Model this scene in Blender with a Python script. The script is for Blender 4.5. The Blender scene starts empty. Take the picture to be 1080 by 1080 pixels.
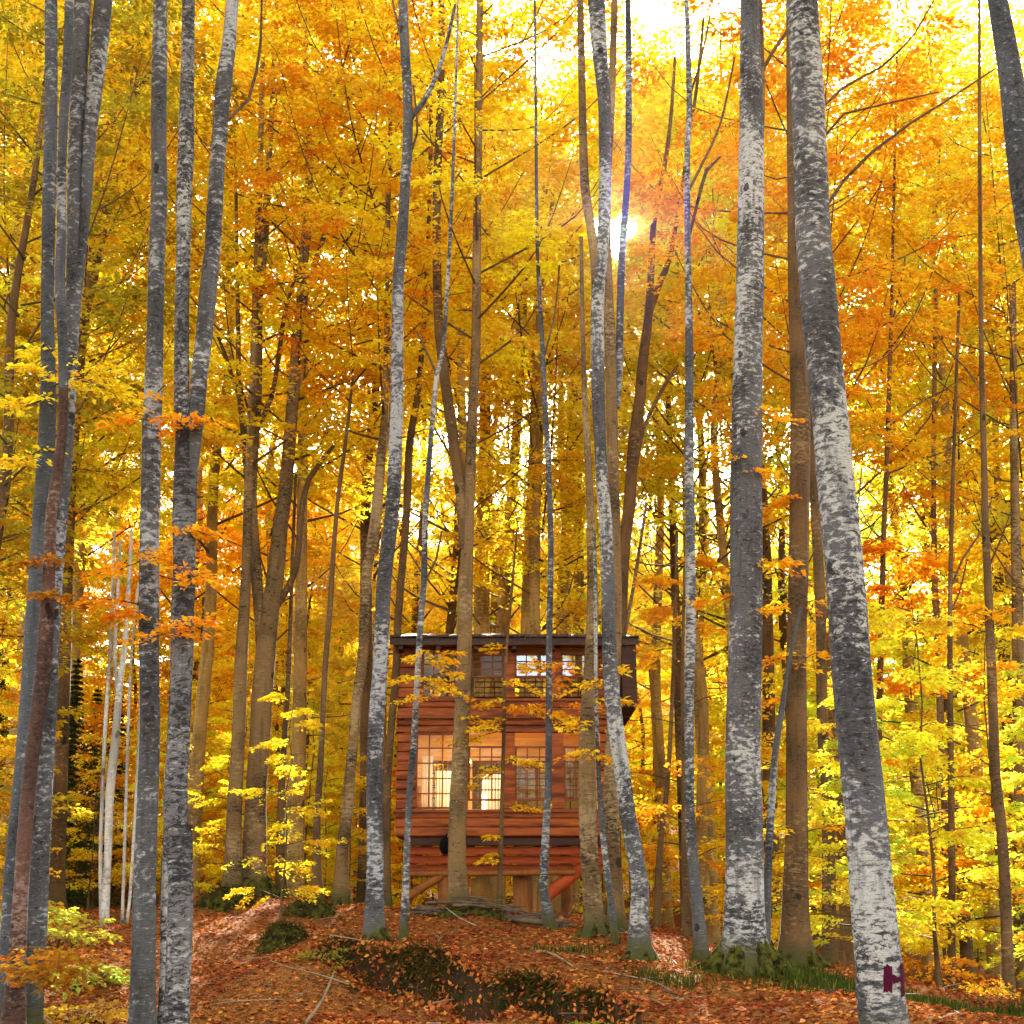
import bpy, math, random
import numpy as np
from mathutils import Vector

R = math.radians
sc = bpy.context.scene
col = sc.collection
random.seed(7)
rng = np.random.default_rng(11)

# ---------------------------------------------------------------- camera, sky, sun, exposure
FPX = 1500.0                      # focal length in photo pixels (1080 wide)
PITCH = R(15.46)
EYE = 1.6
cam_d = bpy.data.cameras.new('camera')
cam_d.sensor_width = 36.0
cam_d.lens = 36.0 * FPX / 1080.0
cam_d.clip_start = 0.1
cam_d.clip_end = 3000
cam = bpy.data.objects.new('camera', cam_d)
col.objects.link(cam)
cam.location = (0, 0, EYE)
cam.rotation_euler = (R(90) + PITCH, 0, 0)
sc.camera = cam

SUN_EL, SUN_AZ = R(26.4), R(4.5)
sun_dir = Vector((math.sin(SUN_AZ) * math.cos(SUN_EL), math.cos(SUN_AZ) * math.cos(SUN_EL), math.sin(SUN_EL)))
w = bpy.data.worlds.new('World')
sc.world = w
w.use_nodes = True
nt = w.node_tree
bg = nt.nodes['Background']
sky = nt.nodes.new('ShaderNodeTexSky')
sky.sky_type = 'NISHITA'
sky.sun_disc = False
sky.sun_elevation = SUN_EL
sky.sun_rotation = SUN_AZ
sky.air_density = 1.0
sky.dust_density = 1.5
bg.inputs['Strength'].default_value = 0.15
hsv = nt.nodes.new('ShaderNodeHueSaturation'); hsv.inputs['Saturation'].default_value = 0.45     # sky greyed, then warmed, so its fill light is less blue
nt.links.new(sky.outputs[0], hsv.inputs['Color'])
vm = nt.nodes.new('ShaderNodeVectorMath'); vm.operation = 'MULTIPLY'; vm.inputs[1].default_value = (1.05, 1.0, .90)
nt.links.new(hsv.outputs[0], vm.inputs[0]); nt.links.new(vm.outputs[0], bg.inputs['Color'])
# the visible sun: a small bright disc with its aureole, in the sky itself
tc = nt.nodes.new('ShaderNodeTexCoord')
dp = nt.nodes.new('ShaderNodeVectorMath'); dp.operation = 'DOT_PRODUCT'
dp.inputs[1].default_value = sun_dir
nt.links.new(tc.outputs['Generated'], dp.inputs[0])
mr = nt.nodes.new('ShaderNodeMapRange'); mr.interpolation_type = 'SMOOTHSTEP'
mr.inputs['From Min'].default_value = math.cos(R(0.62)); mr.inputs['From Max'].default_value = math.cos(R(0.45))
mr.inputs['To Min'].default_value = 0; mr.inputs['To Max'].default_value = 25
nt.links.new(dp.outputs['Value'], mr.inputs['Value'])
mx = nt.nodes.new('ShaderNodeMath'); mx.operation = 'MAXIMUM'; mx.inputs[1].default_value = 0
nt.links.new(dp.outputs['Value'], mx.inputs[0])
pw = nt.nodes.new('ShaderNodeMath'); pw.operation = 'POWER'; pw.inputs[1].default_value = 4000
nt.links.new(mx.outputs[0], pw.inputs[0])
pm = nt.nodes.new('ShaderNodeMath'); pm.operation = 'MULTIPLY_ADD'; pm.inputs[1].default_value = 2.5
nt.links.new(pw.outputs[0], pm.inputs[0]); nt.links.new(mr.outputs['Result'], pm.inputs[2])
bg2 = nt.nodes.new('ShaderNodeBackground'); bg2.inputs['Color'].default_value = (1, .93, .8, 1)
nt.links.new(pm.outputs[0], bg2.inputs['Strength'])
ad = nt.nodes.new('ShaderNodeAddShader')
nt.links.new(bg.outputs[0], ad.inputs[0]); nt.links.new(bg2.outputs[0], ad.inputs[1])
nt.links.new(ad.outputs[0], nt.nodes['World Output'].inputs['Surface'])

sl = bpy.data.lights.new('sun', 'SUN')
sl.energy = 5.0
sl.angle = R(0.5)
sl.color = (1.0, 0.93, 0.80)
so = bpy.data.objects.new('sun', sl)
col.objects.link(so)
so.rotation_euler = (-sun_dir).to_track_quat('-Z', 'Y').to_euler()
so.location = sun_dir * 200

sc.view_settings.view_transform = 'Standard'
sc.view_settings.look = 'None'
sc.view_settings.gamma = 1
sc.view_settings.exposure = 2.95
cy = sc.cycles
sc.render.engine = 'CYCLES'
cy.max_bounces = 9
cy.diffuse_bounces = 6
cy.transmission_bounces = 6
cy.glossy_bounces = 2
cy.transparent_max_bounces = 8
cy.sample_clamp_indirect = 6
cy.caustics_reflective = False
cy.caustics_refractive = False
cy.use_adaptive_sampling = True
cy.adaptive_threshold = 0.02

# ---------------------------------------------------------------- helpers
CP, SP = math.cos(PITCH), math.sin(PITCH)

def P(px, py, Y):
    """world point seen at photo pixel (px, py) at forward distance Y"""
    dx, dy = (px - 540) / FPX, (540 - py) / FPX
    t = Y / (CP - dy * SP)
    return np.array((dx * t, Y, EYE + t * (SP + dy * CP)))

def M_PX(py, Y):
    """metres per photo pixel at row py, distance Y"""
    dy = (540 - py) / FPX
    return Y / (CP - dy * SP) / FPX

class Acc:
    """collects vertices and faces; build() links them as ONE mesh object"""
    def __init__(self):
        self.v, self.f, self.n = [], [], 0
    def add(self, v, f, mat=0, smooth=False, uv=None):
        v = np.asarray(v, dtype=np.float32).reshape(-1, 3)
        f = np.asarray(f, dtype=np.int32)
        if len(f) == 0: return
        self.v.append(v)
        self.f.append((f + self.n, mat, smooth, uv))
        self.n += len(v)
    def mesh(self, name, mats):
        me = bpy.data.meshes.new(name)
        V = np.concatenate(self.v)
        me.vertices.add(len(V)); me.vertices.foreach_set('co', V.ravel())
        li = np.concatenate([f.ravel() for f, *_ in self.f])
        tot = np.concatenate([np.full(len(f), f.shape[1], np.int32) for f, *_ in self.f])
        st = np.concatenate(([0], np.cumsum(tot)[:-1])).astype(np.int32)
        me.loops.add(len(li)); me.loops.foreach_set('vertex_index', li)
        me.polygons.add(len(tot)); me.polygons.foreach_set('loop_start', st)
        me.polygons.foreach_set('material_index', np.concatenate([np.full(len(f), m, np.int32) for f, m, *_ in self.f]))
        me.polygons.foreach_set('use_smooth', np.concatenate([np.full(len(f), s, bool) for f, m, s, _ in self.f]))
        uvl = me.uv_layers.new(name='UVMap')
        UV = np.concatenate([(np.asarray(u, np.float32).reshape(-1, 2) if u is not None else np.zeros((f.size, 2), np.float32)) for f, m, s, u in self.f])
        uvl.data.foreach_set('uv', UV.ravel())
        for m in mats: me.materials.append(m)
        me.update(calc_edges=True)
        return me
    def build(self, name, mats, parent=None):
        if not isinstance(mats, (list, tuple)): mats = [mats]
        o = bpy.data.objects.new(name, self.mesh(name, mats))
        col.objects.link(o)
        if parent is not None: put(o, parent)
        return o

def put(o, parent):
    o.parent = parent
    o.matrix_parent_inverse = world(parent).inverted()

def world(o):
    if o.parent is None: return o.matrix_basis.copy()
    return world(o.parent) @ o.matrix_parent_inverse @ o.matrix_basis

def tag(o, label=None, cat=None, group=None, kind=None):
    if label: o['label'] = label
    if cat: o['category'] = cat
    if group: o['group'] = group
    if kind: o['kind'] = kind
    return o

def empty(name, loc, label, cat, group=None):
    o = bpy.data.objects.new(name, None)
    o.empty_display_size = 0.2
    o.location = loc
    col.objects.link(o)
    return tag(o, label, cat, group)

def catmull(pts, step):
    pts = np.asarray(pts, float)
    out = []
    n = len(pts)
    for i in range(n - 1):
        p0, p1, p2, p3 = pts[max(i - 1, 0)], pts[i], pts[i + 1], pts[min(i + 2, n - 1)]
        k = max(1, int(np.linalg.norm(p2[:3] - p1[:3]) / step))
        for j in range(k):
            t = j / k
            out.append(0.5 * ((2 * p1) + (-p0 + p2) * t + (2 * p0 - 5 * p1 + 4 * p2 - p3) * t * t + (-p0 + 3 * p1 - 3 * p2 + p3) * t ** 3))
    out.append(pts[-1])
    return np.array(out)

def tube(acc, pts, rad, seg=8, mat=0, wob=0.0, seed=0, v0=0.0, cap=True, lobes=None):
    """tapered tube along pts with radii rad; uv in metres (u round, v along)"""
    pts = np.asarray(pts, float); rad = np.asarray(rad, float)
    n = len(pts)
    d = np.gradient(pts, axis=0)
    d /= np.linalg.norm(d, axis=1)[:, None] + 1e-9
    ref = np.array((0.0, 1.0, 0.0))
    if abs(np.mean(d @ ref)) > 0.85: ref = np.array((0.0, 0.0, 1.0))
    a = ref[None] - (d @ ref)[:, None] * d
    a /= np.linalg.norm(a, axis=1)[:, None] + 1e-9
    b = np.cross(d, a)
    s = np.concatenate(([0], np.cumsum(np.linalg.norm(np.diff(pts, axis=0), axis=1)))) + v0
    ang = np.linspace(0, 2 * np.pi, seg, endpoint=False)
    r = np.repeat(rad[:, None], seg, 1)
    if wob > 0:
        g = np.random.default_rng(seed)
        for k in range(1, 5):
            ph, ph2 = g.uniform(0, 6.28, 2)
            fr = g.uniform(0.5, 2.2) * k
            r = r * (1 + wob / k * np.sin(k * ang[None] + ph + 0.8 * np.sin(fr * s[:, None] * 0.7 + ph2)) * (0.55 + 0.45 * np.sin(fr * s[:, None] + ph2)))
    if lobes is not None:
        amp, cnt, ph, hl = lobes
        r = r * (1 + amp * np.exp(-(s[:, None] - v0) / hl) * (0.5 + 0.5 * np.cos(cnt * ang[None] + ph + 0.6 * np.sin(2 * ang[None]))))
    V = pts[:, None] + r[..., None] * (np.cos(ang)[None, :, None] * a[:, None] + np.sin(ang)[None, :, None] * b[:, None])
    i = np.arange(n - 1)[:, None] * seg; j = np.arange(seg)[None]; j2 = (j + 1) % seg
    F = np.stack([i + j, i + j2, i + seg + j2, i + seg + j], -1).reshape(-1, 4)
    rm = float(np.mean(rad))
    u0 = (j / seg * 2 * np.pi * rm + 0 * i) ; u1 = ((j + 1) / seg * 2 * np.pi * rm + 0 * i)
    vv0 = s[:-1][:, None] + 0 * j; vv1 = s[1:][:, None] + 0 * j
    UV = np.stack([np.stack([u0, vv0], -1), np.stack([u1, vv0], -1), np.stack([u1, vv1], -1), np.stack([u0, vv1], -1)], 2).reshape(-1, 4, 2)
    acc.add(V.reshape(-1, 3), F, mat, True, UV)
    if cap and seg >= 5:
        for ring, c in ((0, pts[0]), (n - 1, pts[-1])):
            vv = np.concatenate([V[ring], c[None]])
            ff = np.array([[q, (q + 1) % seg, seg] for q in range(seg)])
            acc.add(vv, ff, mat, False, np.tile(np.array([[0.0, s[ring]]] * 3), (seg, 1, 1)))

def box(acc, x0, x1, y0, y1, z0, z1, mat=0, bev=0.0):
    b = bev
    if b <= 0:
        v = [(x, y, z) for z in (z0, z1) for y in (y0, y1) for x in (x0, x1)]
        f = [(0, 2, 3, 1), (4, 5, 7, 6), (0, 1, 5, 4), (2, 6, 7, 3), (0, 4, 6, 2), (1, 3, 7, 5)]
        acc.add(v, f, mat); return
    # long edges of the front face rounded (planks, logs, boards)
    prof = [(y0, z0 + b), (y0 + b * .3, z0 + b * .3), (y0 + b, z0), (y1, z0), (y1, z1), (y0 + b, z1), (y0 + b * .3, z1 - b * .3), (y0, z1 - b)]
    k = len(prof)
    v = [(x0, y, z) for y, z in prof] + [(x1, y, z) for y, z in prof]
    f = [(i, i + k, (i + 1) % k + k, (i + 1) % k) for i in range(k)]
    acc.add(v, f, mat)
    acc.add(v, [list(range(k)), list(range(2 * k - 1, k - 1, -1))], mat)

# ---------------------------------------------------------------- materials
def new_mat(name):
    m = bpy.data.materials.new(name); m.use_nodes = True
    t = m.node_tree
    return m, t, t.nodes['Principled BSDF'], t.nodes['Material Output']

def N(t, typ, **kw):
    n = t.nodes.new(typ)
    for k, v in kw.items(): setattr(n, k, v)
    return n

def noise(t, vec, scale, detail=4, rough=0.55, dist=0.0):
    n = N(t, 'ShaderNodeTexNoise')
    n.inputs['Scale'].default_value = scale; n.inputs['Detail'].default_value = detail
    n.inputs['Roughness'].default_value = rough; n.inputs['Distortion'].default_value = dist
    if vec is not None: t.links.new(vec, n.inputs['Vector'])
    return n.outputs['Fac']

def mapv(t, vec, scale, loc=None):
    n = N(t, 'ShaderNodeMapping')
    n.inputs['Scale'].default_value = scale
    t.links.new(vec, n.inputs['Vector'])
    if loc is not None: t.links.new(loc, n.inputs['Location'])
    return n.outputs[0]

def sstep(t, val, a, b):
    n = N(t, 'ShaderNodeMapRange', interpolation_type='SMOOTHSTEP')
    n.inputs['From Min'].default_value = a; n.inputs['From Max'].default_value = b
    t.links.new(val, n.inputs['Value'])
    return n.outputs['Result']

def mix(t, fac, a, b):
    n = N(t, 'ShaderNodeMix', data_type='RGBA')
    if isinstance(fac, (int, float)): n.inputs[0].default_value = fac
    else: t.links.new(fac, n.inputs[0])
    for k, s in ((6, a), (7, b)):
        if isinstance(s, tuple): n.inputs[k].default_value = (*s, 1)
        else: t.links.new(s, n.inputs[k])
    return n.outputs[2]

def math_(t, op, a, b=None):
    n = N(t, 'ShaderNodeMath', operation=op)
    for k, s in ((0, a), (1, b)):
        if s is None: continue
        if isinstance(s, (int, float)): n.inputs[k].default_value = s
        else: t.links.new(s, n.inputs[k])
    return n.outputs[0]

def bark(name, base, light, dark, lichen=0.5, darkp=0.5, moss=0.5, streak=1.0):
    m, t, p, o = new_mat(name)
    uv = N(t, 'ShaderNodeUVMap').outputs[0]
    oi = N(t, 'ShaderNodeObjectInfo')
    rv = math_(t, 'MULTIPLY', oi.outputs['Random'], 37.0)
    cmb = N(t, 'ShaderNodeCombineXYZ'); t.links.new(rv, cmb.inputs[0]); t.links.new(rv, cmb.inputs[1])
    loc = cmb.outputs[0]
    n_big = noise(t, mapv(t, uv, (1.3, 0.8, 1), loc), 1.0, 4)
    n_str = noise(t, mapv(t, uv, (7, 40, 1), loc), 1.0, 6, 0.7)
    n_len = noise(t, mapv(t, uv, (14, 120, 1), loc), 1.0, 3)
    n_pat = noise(t, mapv(t, uv, (9, 15, 1), loc), 1.0, 6, 0.68, 0.3)
    n_fine = noise(t, mapv(t, uv, (60, 110, 1), loc), 1.0, 3)
    zone = noise(t, mapv(t, uv, (.8, 0.55, 1), loc), 1.0, 3)
    c = mix(t, sstep(t, n_big, 0.38, 0.62), base, tuple(x * 0.55 for x in base))
    c = mix(t, math_(t, 'MULTIPLY', sstep(t, n_fine, 0.4, 0.6), 0.35), c, tuple(x * 0.4 for x in base))
    lth = math_(t, 'ADD', n_pat, math_(t, 'MULTIPLY', math_(t, 'SUBTRACT', zone, 0.5), 0.9))
    lth = math_(t, 'ADD', lth, math_(t, 'MULTIPLY', math_(t, 'SUBTRACT', n_fine, 0.5), 0.16))
    lp = math_(t, 'MULTIPLY', sstep(t, lth, 0.64 - 0.22 * lichen, 0.75 - 0.22 * lichen), 0.85)
    c = mix(t, lp, c, mix(t, sstep(t, n_fine, .35, .65), light, tuple(x * 0.72 for x in light)))
    c = mix(t, math_(t, 'MULTIPLY', sstep(t, n_str, 0.53, 0.64), 0.7 * streak), c, tuple(x * 0.38 for x in base))
    c = mix(t, math_(t, 'MULTIPLY', sstep(t, n_len, 0.63, 0.67), 0.6 * streak), c, light)
    n_run = noise(t, mapv(t, uv, (9, .9, 1), loc), 1.0, 4, .6)
    c = mix(t, math_(t, 'MULTIPLY', sstep(t, n_run, 0.52, 0.68), 0.55), c, tuple(x * 0.33 for x in base))
    n_dk = noise(t, mapv(t, uv, (7, 13, 1), loc), 1.7, 6, 0.74, 0.8)
    dth = math_(t, 'ADD', n_dk, math_(t, 'MULTIPLY', math_(t, 'SUBTRACT', n_big, 0.5), 0.45))
    c = mix(t, math_(t, 'MULTIPLY', sstep(t, dth, 0.66 - 0.10 * darkp, 0.70 - 0.10 * darkp), 0.9), c, dark)
    # branch scars: sparse dark eyes
    vo = N(t, 'ShaderNodeTexVoronoi'); vo.inputs['Scale'].default_value = 1.0
    wv = N(t, 'ShaderNodeVectorMath', operation='MULTIPLY_ADD')
    nz = N(t, 'ShaderNodeTexNoise'); nz.inputs['Scale'].default_value = 6
    t.links.new(uv, nz.inputs['Vector'])
    t.links.new(nz.outputs['Color'], wv.inputs[0]); wv.inputs[1].default_value = (.14, .12, 0); t.links.new(uv, wv.inputs[2])
    t.links.new(mapv(t, wv.outputs[0], (2.6, 1.5, 1), loc), vo.inputs['Vector'])
    sep = N(t, 'ShaderNodeSeparateColor'); t.links.new(vo.outputs['Color'], sep.inputs[0])
    scar = math_(t, 'MULTIPLY', math_(t, 'LESS_THAN', vo.outputs['Distance'], 0.13), math_(t, 'GREATER_THAN', sep.outputs[0], 0.5))
    c = mix(t, math_(t, 'MULTIPLY', scar, 0.85), c, tuple(x * 0.5 for x in dark))
    if moss > 0:
        sx = N(t, 'ShaderNodeSeparateXYZ'); t.links.new(uv, sx.inputs[0])
        h = math_(t, 'ADD', sx.outputs[1], math_(t, 'MULTIPLY', n_pat, -0.9))
        mf = sstep(t, h, 0.25 * moss, -0.35)
        c = mix(t, mf, c, mix(t, n_fine, (0.025, 0.024, 0.006), (0.085, 0.08, 0.014)))
    t.links.new(c, p.inputs['Base Color'])
    p.inputs['Roughness'].default_value = 0.85
    p.inputs['Specular IOR Level'].default_value = 0.25
    bm = N(t, 'ShaderNodeBump'); bm.inputs['Strength'].default_value = 0.9; bm.inputs['Distance'].default_value = 0.03
    hh = math_(t, 'ADD', math_(t, 'ADD', n_str, math_(t, 'MULTIPLY', n_pat, 0.8)), math_(t, 'MULTIPLY', n_fine, 0.5))
    t.links.new(hh, bm.inputs['Height']); t.links.new(bm.outputs[0], p.inputs['Normal'])
    return m

BK = {
 'grey':  bark('grey_beech_bark', (0.095, 0.093, 0.095), (0.42, 0.42, 0.425), (0.016, 0.013, 0.014), 0.52, 0.95, 0.35),
 'slate': bark('slate_beech_bark', (0.085, 0.092, 0.105), (0.36, 0.375, 0.395), (0.016, 0.014, 0.017), 0.36, 0.85, 0.3),
 'pale':  bark('pale_lichen_bark', (0.10, 0.097, 0.10), (0.50, 0.49, 0.46), (0.016, 0.013, 0.015), 0.68, 1.0, 0.5),
 'mottled': bark('black_mottled_bark', (0.14, 0.135, 0.135), (0.42, 0.41, 0.39), (0.012, 0.010, 0.012), 0.66, 1.75, 0.3),
 'white': bark('whitish_dead_bark', (0.50, 0.46, 0.40), (0.66, 0.63, 0.57), (0.2, 0.15, 0.12), 0.7, 0.1, 0.2, 0.4),
 'ochre': bark('ochre_bark', (0.40, 0.235, 0.065), (0.52, 0.36, 0.13), (0.07, 0.035, 0.012), 0.5, 0.6, 0.5),  # tan bark made lighter, golden glow of the backlight put into its colour
 'tan':   bark('tan_bark', (0.22, 0.13, 0.05), (0.36, 0.25, 0.12), (0.022, 0.012, 0.007), 0.55, 1.0, 0.45),
 'brown': bark('brown_bark', (0.15, 0.080, 0.028), (0.27, 0.165, 0.07), (0.022, 0.012, 0.007), 0.3, 0.8, 0.5),
 'red':   bark('peeled_reddish_bark', (0.115, 0.055, 0.038), (0.26, 0.17, 0.13), (0.02, 0.011, 0.009), 0.40, 1.0, 0.0),
}
def moss_mat():
    m, t, p, o = new_mat('moss')
    g = N(t, 'ShaderNodeTexCoord').outputs['Object']
    a = noise(t, g, 9, 5, .6); b = noise(t, g, 60, 3)
    c = mix(t, sstep(t, a, .35, .65), (0.014, 0.011, 0.005), mix(t, b, (0.035, 0.036, 0.006), (0.13, 0.12, 0.016)))
    t.links.new(c, p.inputs['Base Color']); p.inputs['Roughness'].default_value = 1; p.inputs['Specular IOR Level'].default_value = .05
    bm = N(t, 'ShaderNodeBump'); bm.inputs['Distance'].default_value = .03
    t.links.new(math_(t, 'ADD', a, b), bm.inputs['Height']); t.links.new(bm.outputs[0], p.inputs['Normal'])
    return m
MOSS = moss_mat()

def leaf_mat(name, rust=(0.62, 0.17, 0.012), trans=0.62, spread=1.0, vr=(0.35, 0.70)):
    """two-sided leaf: colour of the tree (object colour) varied per leaf (uv.x) and per twig (uv.y)"""
    m = bpy.data.materials.new(name); m.use_nodes = True
    t = m.node_tree; t.nodes.clear()
    o = N(t, 'ShaderNodeOutputMaterial')
    oi = N(t, 'ShaderNodeObjectInfo')
    uv = N(t, 'ShaderNodeUVMap').outputs[0]
    sx = N(t, 'ShaderNodeSeparateXYZ'); t.links.new(uv, sx.inputs[0])
    u, v = sx.outputs[0], sx.outputs[1]
    hs = N(t, 'ShaderNodeHueSaturation')
    t.links.new(oi.outputs['Color'], hs.inputs['Color'])
    hue = math_(t, 'ADD', math_(t, 'MULTIPLY', u, 0.03 * spread), math_(t, 'ADD', math_(t, 'MULTIPLY', v, 0.035 * spread), 0.5 - 0.033 * spread))
    t.links.new(hue, hs.inputs['Hue'])
    t.links.new(math_(t, 'ADD', math_(t, 'MULTIPLY', u, vr[0]), vr[1]), hs.inputs['Value'])
    c = mix(t, math_(t, 'MULTIPLY', sstep(t, math_(t, 'ADD', math_(t, 'MULTIPLY', u, .4), math_(t, 'MULTIPLY', math_(t, 'SUBTRACT', 1.0, v), .8)), 0.86, 1.08), 0.7), hs.outputs[0], rust)
    d = N(t, 'ShaderNodeBsdfDiffuse'); tr = N(t, 'ShaderNodeBsdfTranslucent')
    t.links.new(c, d.inputs['Color']); t.links.new(c, tr.inputs['Color'])
    ms = N(t, 'ShaderNodeMixShader'); ms.inputs[0].default_value = trans
    t.links.new(d.outputs[0], ms.inputs[1]); t.links.new(tr.outputs[0], ms.inputs[2])
    t.links.new(ms.outputs[0], o.inputs['Surface'])
    return m
LEAF = leaf_mat('autumn_leaf')
LITTER = leaf_mat('fallen_leaf', rust=(0.62, 0.29, 0.09), trans=0.15, spread=1.0, vr=(1.2, 0.25))
GRASSM = leaf_mat('grass_blade', rust=(0.25, 0.2, 0.04), trans=0.4, spread=0.8)
NEEDLE = leaf_mat('spruce_needle', rust=(0.04, 0.05, 0.015), trans=0.2, spread=0.6)

def wood(name, c1, c2, scale=(1.2, 12, 12), rough=0.6, dark=0.35):
    m, t, p, o = new_mat(name)
    g = N(t, 'ShaderNodeTexCoord').outputs['Object']
    a = noise(t, mapv(t, g, scale), 2.0, 6, .65, .4)
    b = noise(t, mapv(t, g, (0.8, 2, 4.5)), 1.3, 2)
    c = mix(t, sstep(t, a, .3, .7), c1, c2)
    c = mix(t, math_(t, 'MULTIPLY', sstep(t, b, .45, .7), dark), c, tuple(x * .35 for x in c1))
    t.links.new(c, p.inputs['Base Color']); p.inputs['Roughness'].default_value = rough; p.inputs['Specular IOR Level'].default_value = .2
    bm = N(t, 'ShaderNodeBump'); bm.inputs['Strength'].default_value = .4; bm.inputs['Distance'].default_value = .01
    t.links.new(a, bm.inputs['Height']); t.links.new(bm.outputs[0], p.inputs['Normal'])
    return m
W_WALL = wood('red_stained_logs', (0.17, 0.030, 0.0045), (0.32, 0.078, 0.011), dark=.85)
W_BEAM = wood('red_painted_beams', (0.30, 0.035, 0.006), (0.42, 0.075, 0.014))
W_DARK = wood('dark_brown_timber', (0.03, 0.010, 0.005), (0.055, 0.018, 0.009))
W_FRAME = wood('window_frame_wood', (0.13, 0.028, 0.007), (0.22, 0.055, 0.012))
W_INT = wood('interior_pine', (0.55, 0.30, 0.10), (0.68, 0.42, 0.17))
W_POST = wood('orange_brown_timber', (0.19, 0.058, 0.010), (0.30, 0.105, 0.02), (9, 9, 1.2))
W_ROOF = wood('roof_shingles', (0.03, 0.013, 0.008), (0.06, 0.026, 0.015), (8, 2, 8))
W_BRUSH = wood('dark_rotten_wood', (0.05, 0.03, 0.02), (0.13, 0.085, 0.05), (3, 3, 3))
W_STICK = wood('grey_dead_wood', (0.14, 0.10, 0.06), (0.26, 0.20, 0.13), (3, 3, 3))

def plain(name, c, rough=.7, **kw):
    m, t, p, o = new_mat(name)
    g = N(t, 'ShaderNodeTexCoord').outputs['Object']
    a = noise(t, g, 14, 4)
    t.links.new(mix(t, a, c, tuple(x * .7 for x in c)), p.inputs['Base Color'])
    p.inputs['Roughness'].default_value = rough; p.inputs['Specular IOR Level'].default_value = .05
    return m
def curtain_mat():
    m = bpy.data.materials.new('cream_curtain'); m.use_nodes = True; t = m.node_tree; t.nodes.clear()
    o = N(t, 'ShaderNodeOutputMaterial'); d = N(t, 'ShaderNodeBsdfDiffuse'); tr = N(t, 'ShaderNodeBsdfTranslucent')
    c = mix(t, noise(t, N(t, 'ShaderNodeTexCoord').outputs['Object'], 9, 3), (.88, .82, .66), (.72, .66, .5))
    t.links.new(c, d.inputs[0]); t.links.new(c, tr.inputs[0])
    ms = N(t, 'ShaderNodeMixShader'); ms.inputs[0].default_value = .6
    t.links.new(d.outputs[0], ms.inputs[1]); t.links.new(tr.outputs[0], ms.inputs[2]); t.links.new(ms.outputs[0], o.inputs[0])
    return m
CURT = curtain_mat()
BLACK = plain('black_rubber', (0.004, 0.004, 0.004), .95)
PAINT = plain('maroon_paint', (0.055, 0.004, 0.016), .8)
PAINT2 = plain('rust_paint', (0.22, 0.07, 0.03), .7)
CORD = plain('white_cord', (0.45, 0.42, 0.36), .8)

def glass(name, refl):
    m = bpy.data.materials.new(name); m.use_nodes = True
    t = m.node_tree; t.nodes.clear()
    o = N(t, 'ShaderNodeOutputMaterial')
    tr = N(t, 'ShaderNodeBsdfTransparent'); tr.inputs[0].default_value = (.95, .97, .96, 1)
    gl = N(t, 'ShaderNodeBsdfGlossy'); gl.inputs['Roughness'].default_value = .015; gl.inputs['Color'].default_value = (.78, .88, 1, 1)
    bm = N(t, 'ShaderNodeBump'); bm.inputs['Strength'].default_value = .03; bm.inputs['Distance'].default_value = .02
    t.links.new(noise(t, N(t, 'ShaderNodeTexCoord').outputs['Object'], 3, 2), bm.inputs['Height'])
    t.links.new(bm.outputs[0], gl.inputs['Normal'])
    ms = N(t, 'ShaderNodeMixShader'); ms.inputs[0].default_value = refl
    t.links.new(tr.outputs[0], ms.inputs[1]); t.links.new(gl.outputs[0], ms.inputs[2])
    t.links.new(ms.outputs[0], o.inputs['Surface'])
    return m
GLASS = glass('window_glass', .006)
GLASS_SKY = glass('upper_window_glass', .09)

# ---------------------------------------------------------------- ground
CTRL = []
def cp(px, py, Y): CTRL.append(tuple(P(px, py, Y)))
def cw(x, y, z): CTRL.append((x, y, z))
for a in [(397,1003,22.5),(425,991,24),(484,964,29),(245,945,32),(268,945,32.3),(296,950,33),(334,957,30),(360,956,31),(310,955,40),
          (677,1016,22),(628,988,24.5),(650,984,25.5),(648,990,23.2),(785,1024,21),(740,1019,23.5),(841,1022,24),(877,1030,28),(893,1042,34),
          (1064,1062,25),(1004,1062,30),(582,982,27),(527,966,29.5),(110,988,30),(60,1000,23),(0,1000,22),(60,1088,16.5),(0,1090,15.5),
          (225,1080,18),(300,1082,18),(212,1012,24),(218,970,29),(290,985,26),(330,980,26),(350,1001,21.5),(450,1012,20.5),(560,1040,19.2),(640,1060,18.4),
          (400,1072,19.6),(470,1080,18.9),(560,1088,17.6),(760,1058,18.5),(760,1088,16.8),(660,1088,17),(880,1048,19.5),(960,1062,20),(1060,1080,20),
          (465,962,33.3),(600,966,34),(540,962,38),(180,960,36),(60,965,40),(540,1000,23),(600,1012,21.5),(930,1130,13)]: cp(*a)
for a in [(0,0,0),(-6,8,0),(6,8,0),(0,12,0.05),(-4,13,0.05),(5,13,-0.1),(15,13,-.3),(-15,13,.3),(0,-30,0),(-30,-30,.5),(30,-30,-.5),(18,30,-1.6),(20,45,-3.0),(-20,30,1.2),(-25,45,2.5),
          (0,42,-.2),(0,50,.1),(8,45,0.0),(-10,50,1.4),(0,75,2.0),(-30,75,6),(30,75,-2.5),(0,110,9),(-50,110,12),(50,110,4),(0,170,28),(-80,170,32),(80,170,22),(0,260,62),(-140,260,66),(140,260,56),(0,500,120),(-300,500,120),(300,500,110),(-60,0,2),(60,0,-2)]: cw(*a)
CT = np.array(CTRL)

EDGE = np.array([(*P(a, b, Y)[:2], amp) for a, b, Y, amp in [(318,1000,22.6,0),(340,1003,22.0,.8),(390,1006,21.2,1.15),(450,1013,20.5,1.2),(520,1028,19.7,1.1),(580,1045,19.0,1.0),(640,1064,18.3,.8),(672,1080,17.8,.3),(700,1090,17.4,0)]])

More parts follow.
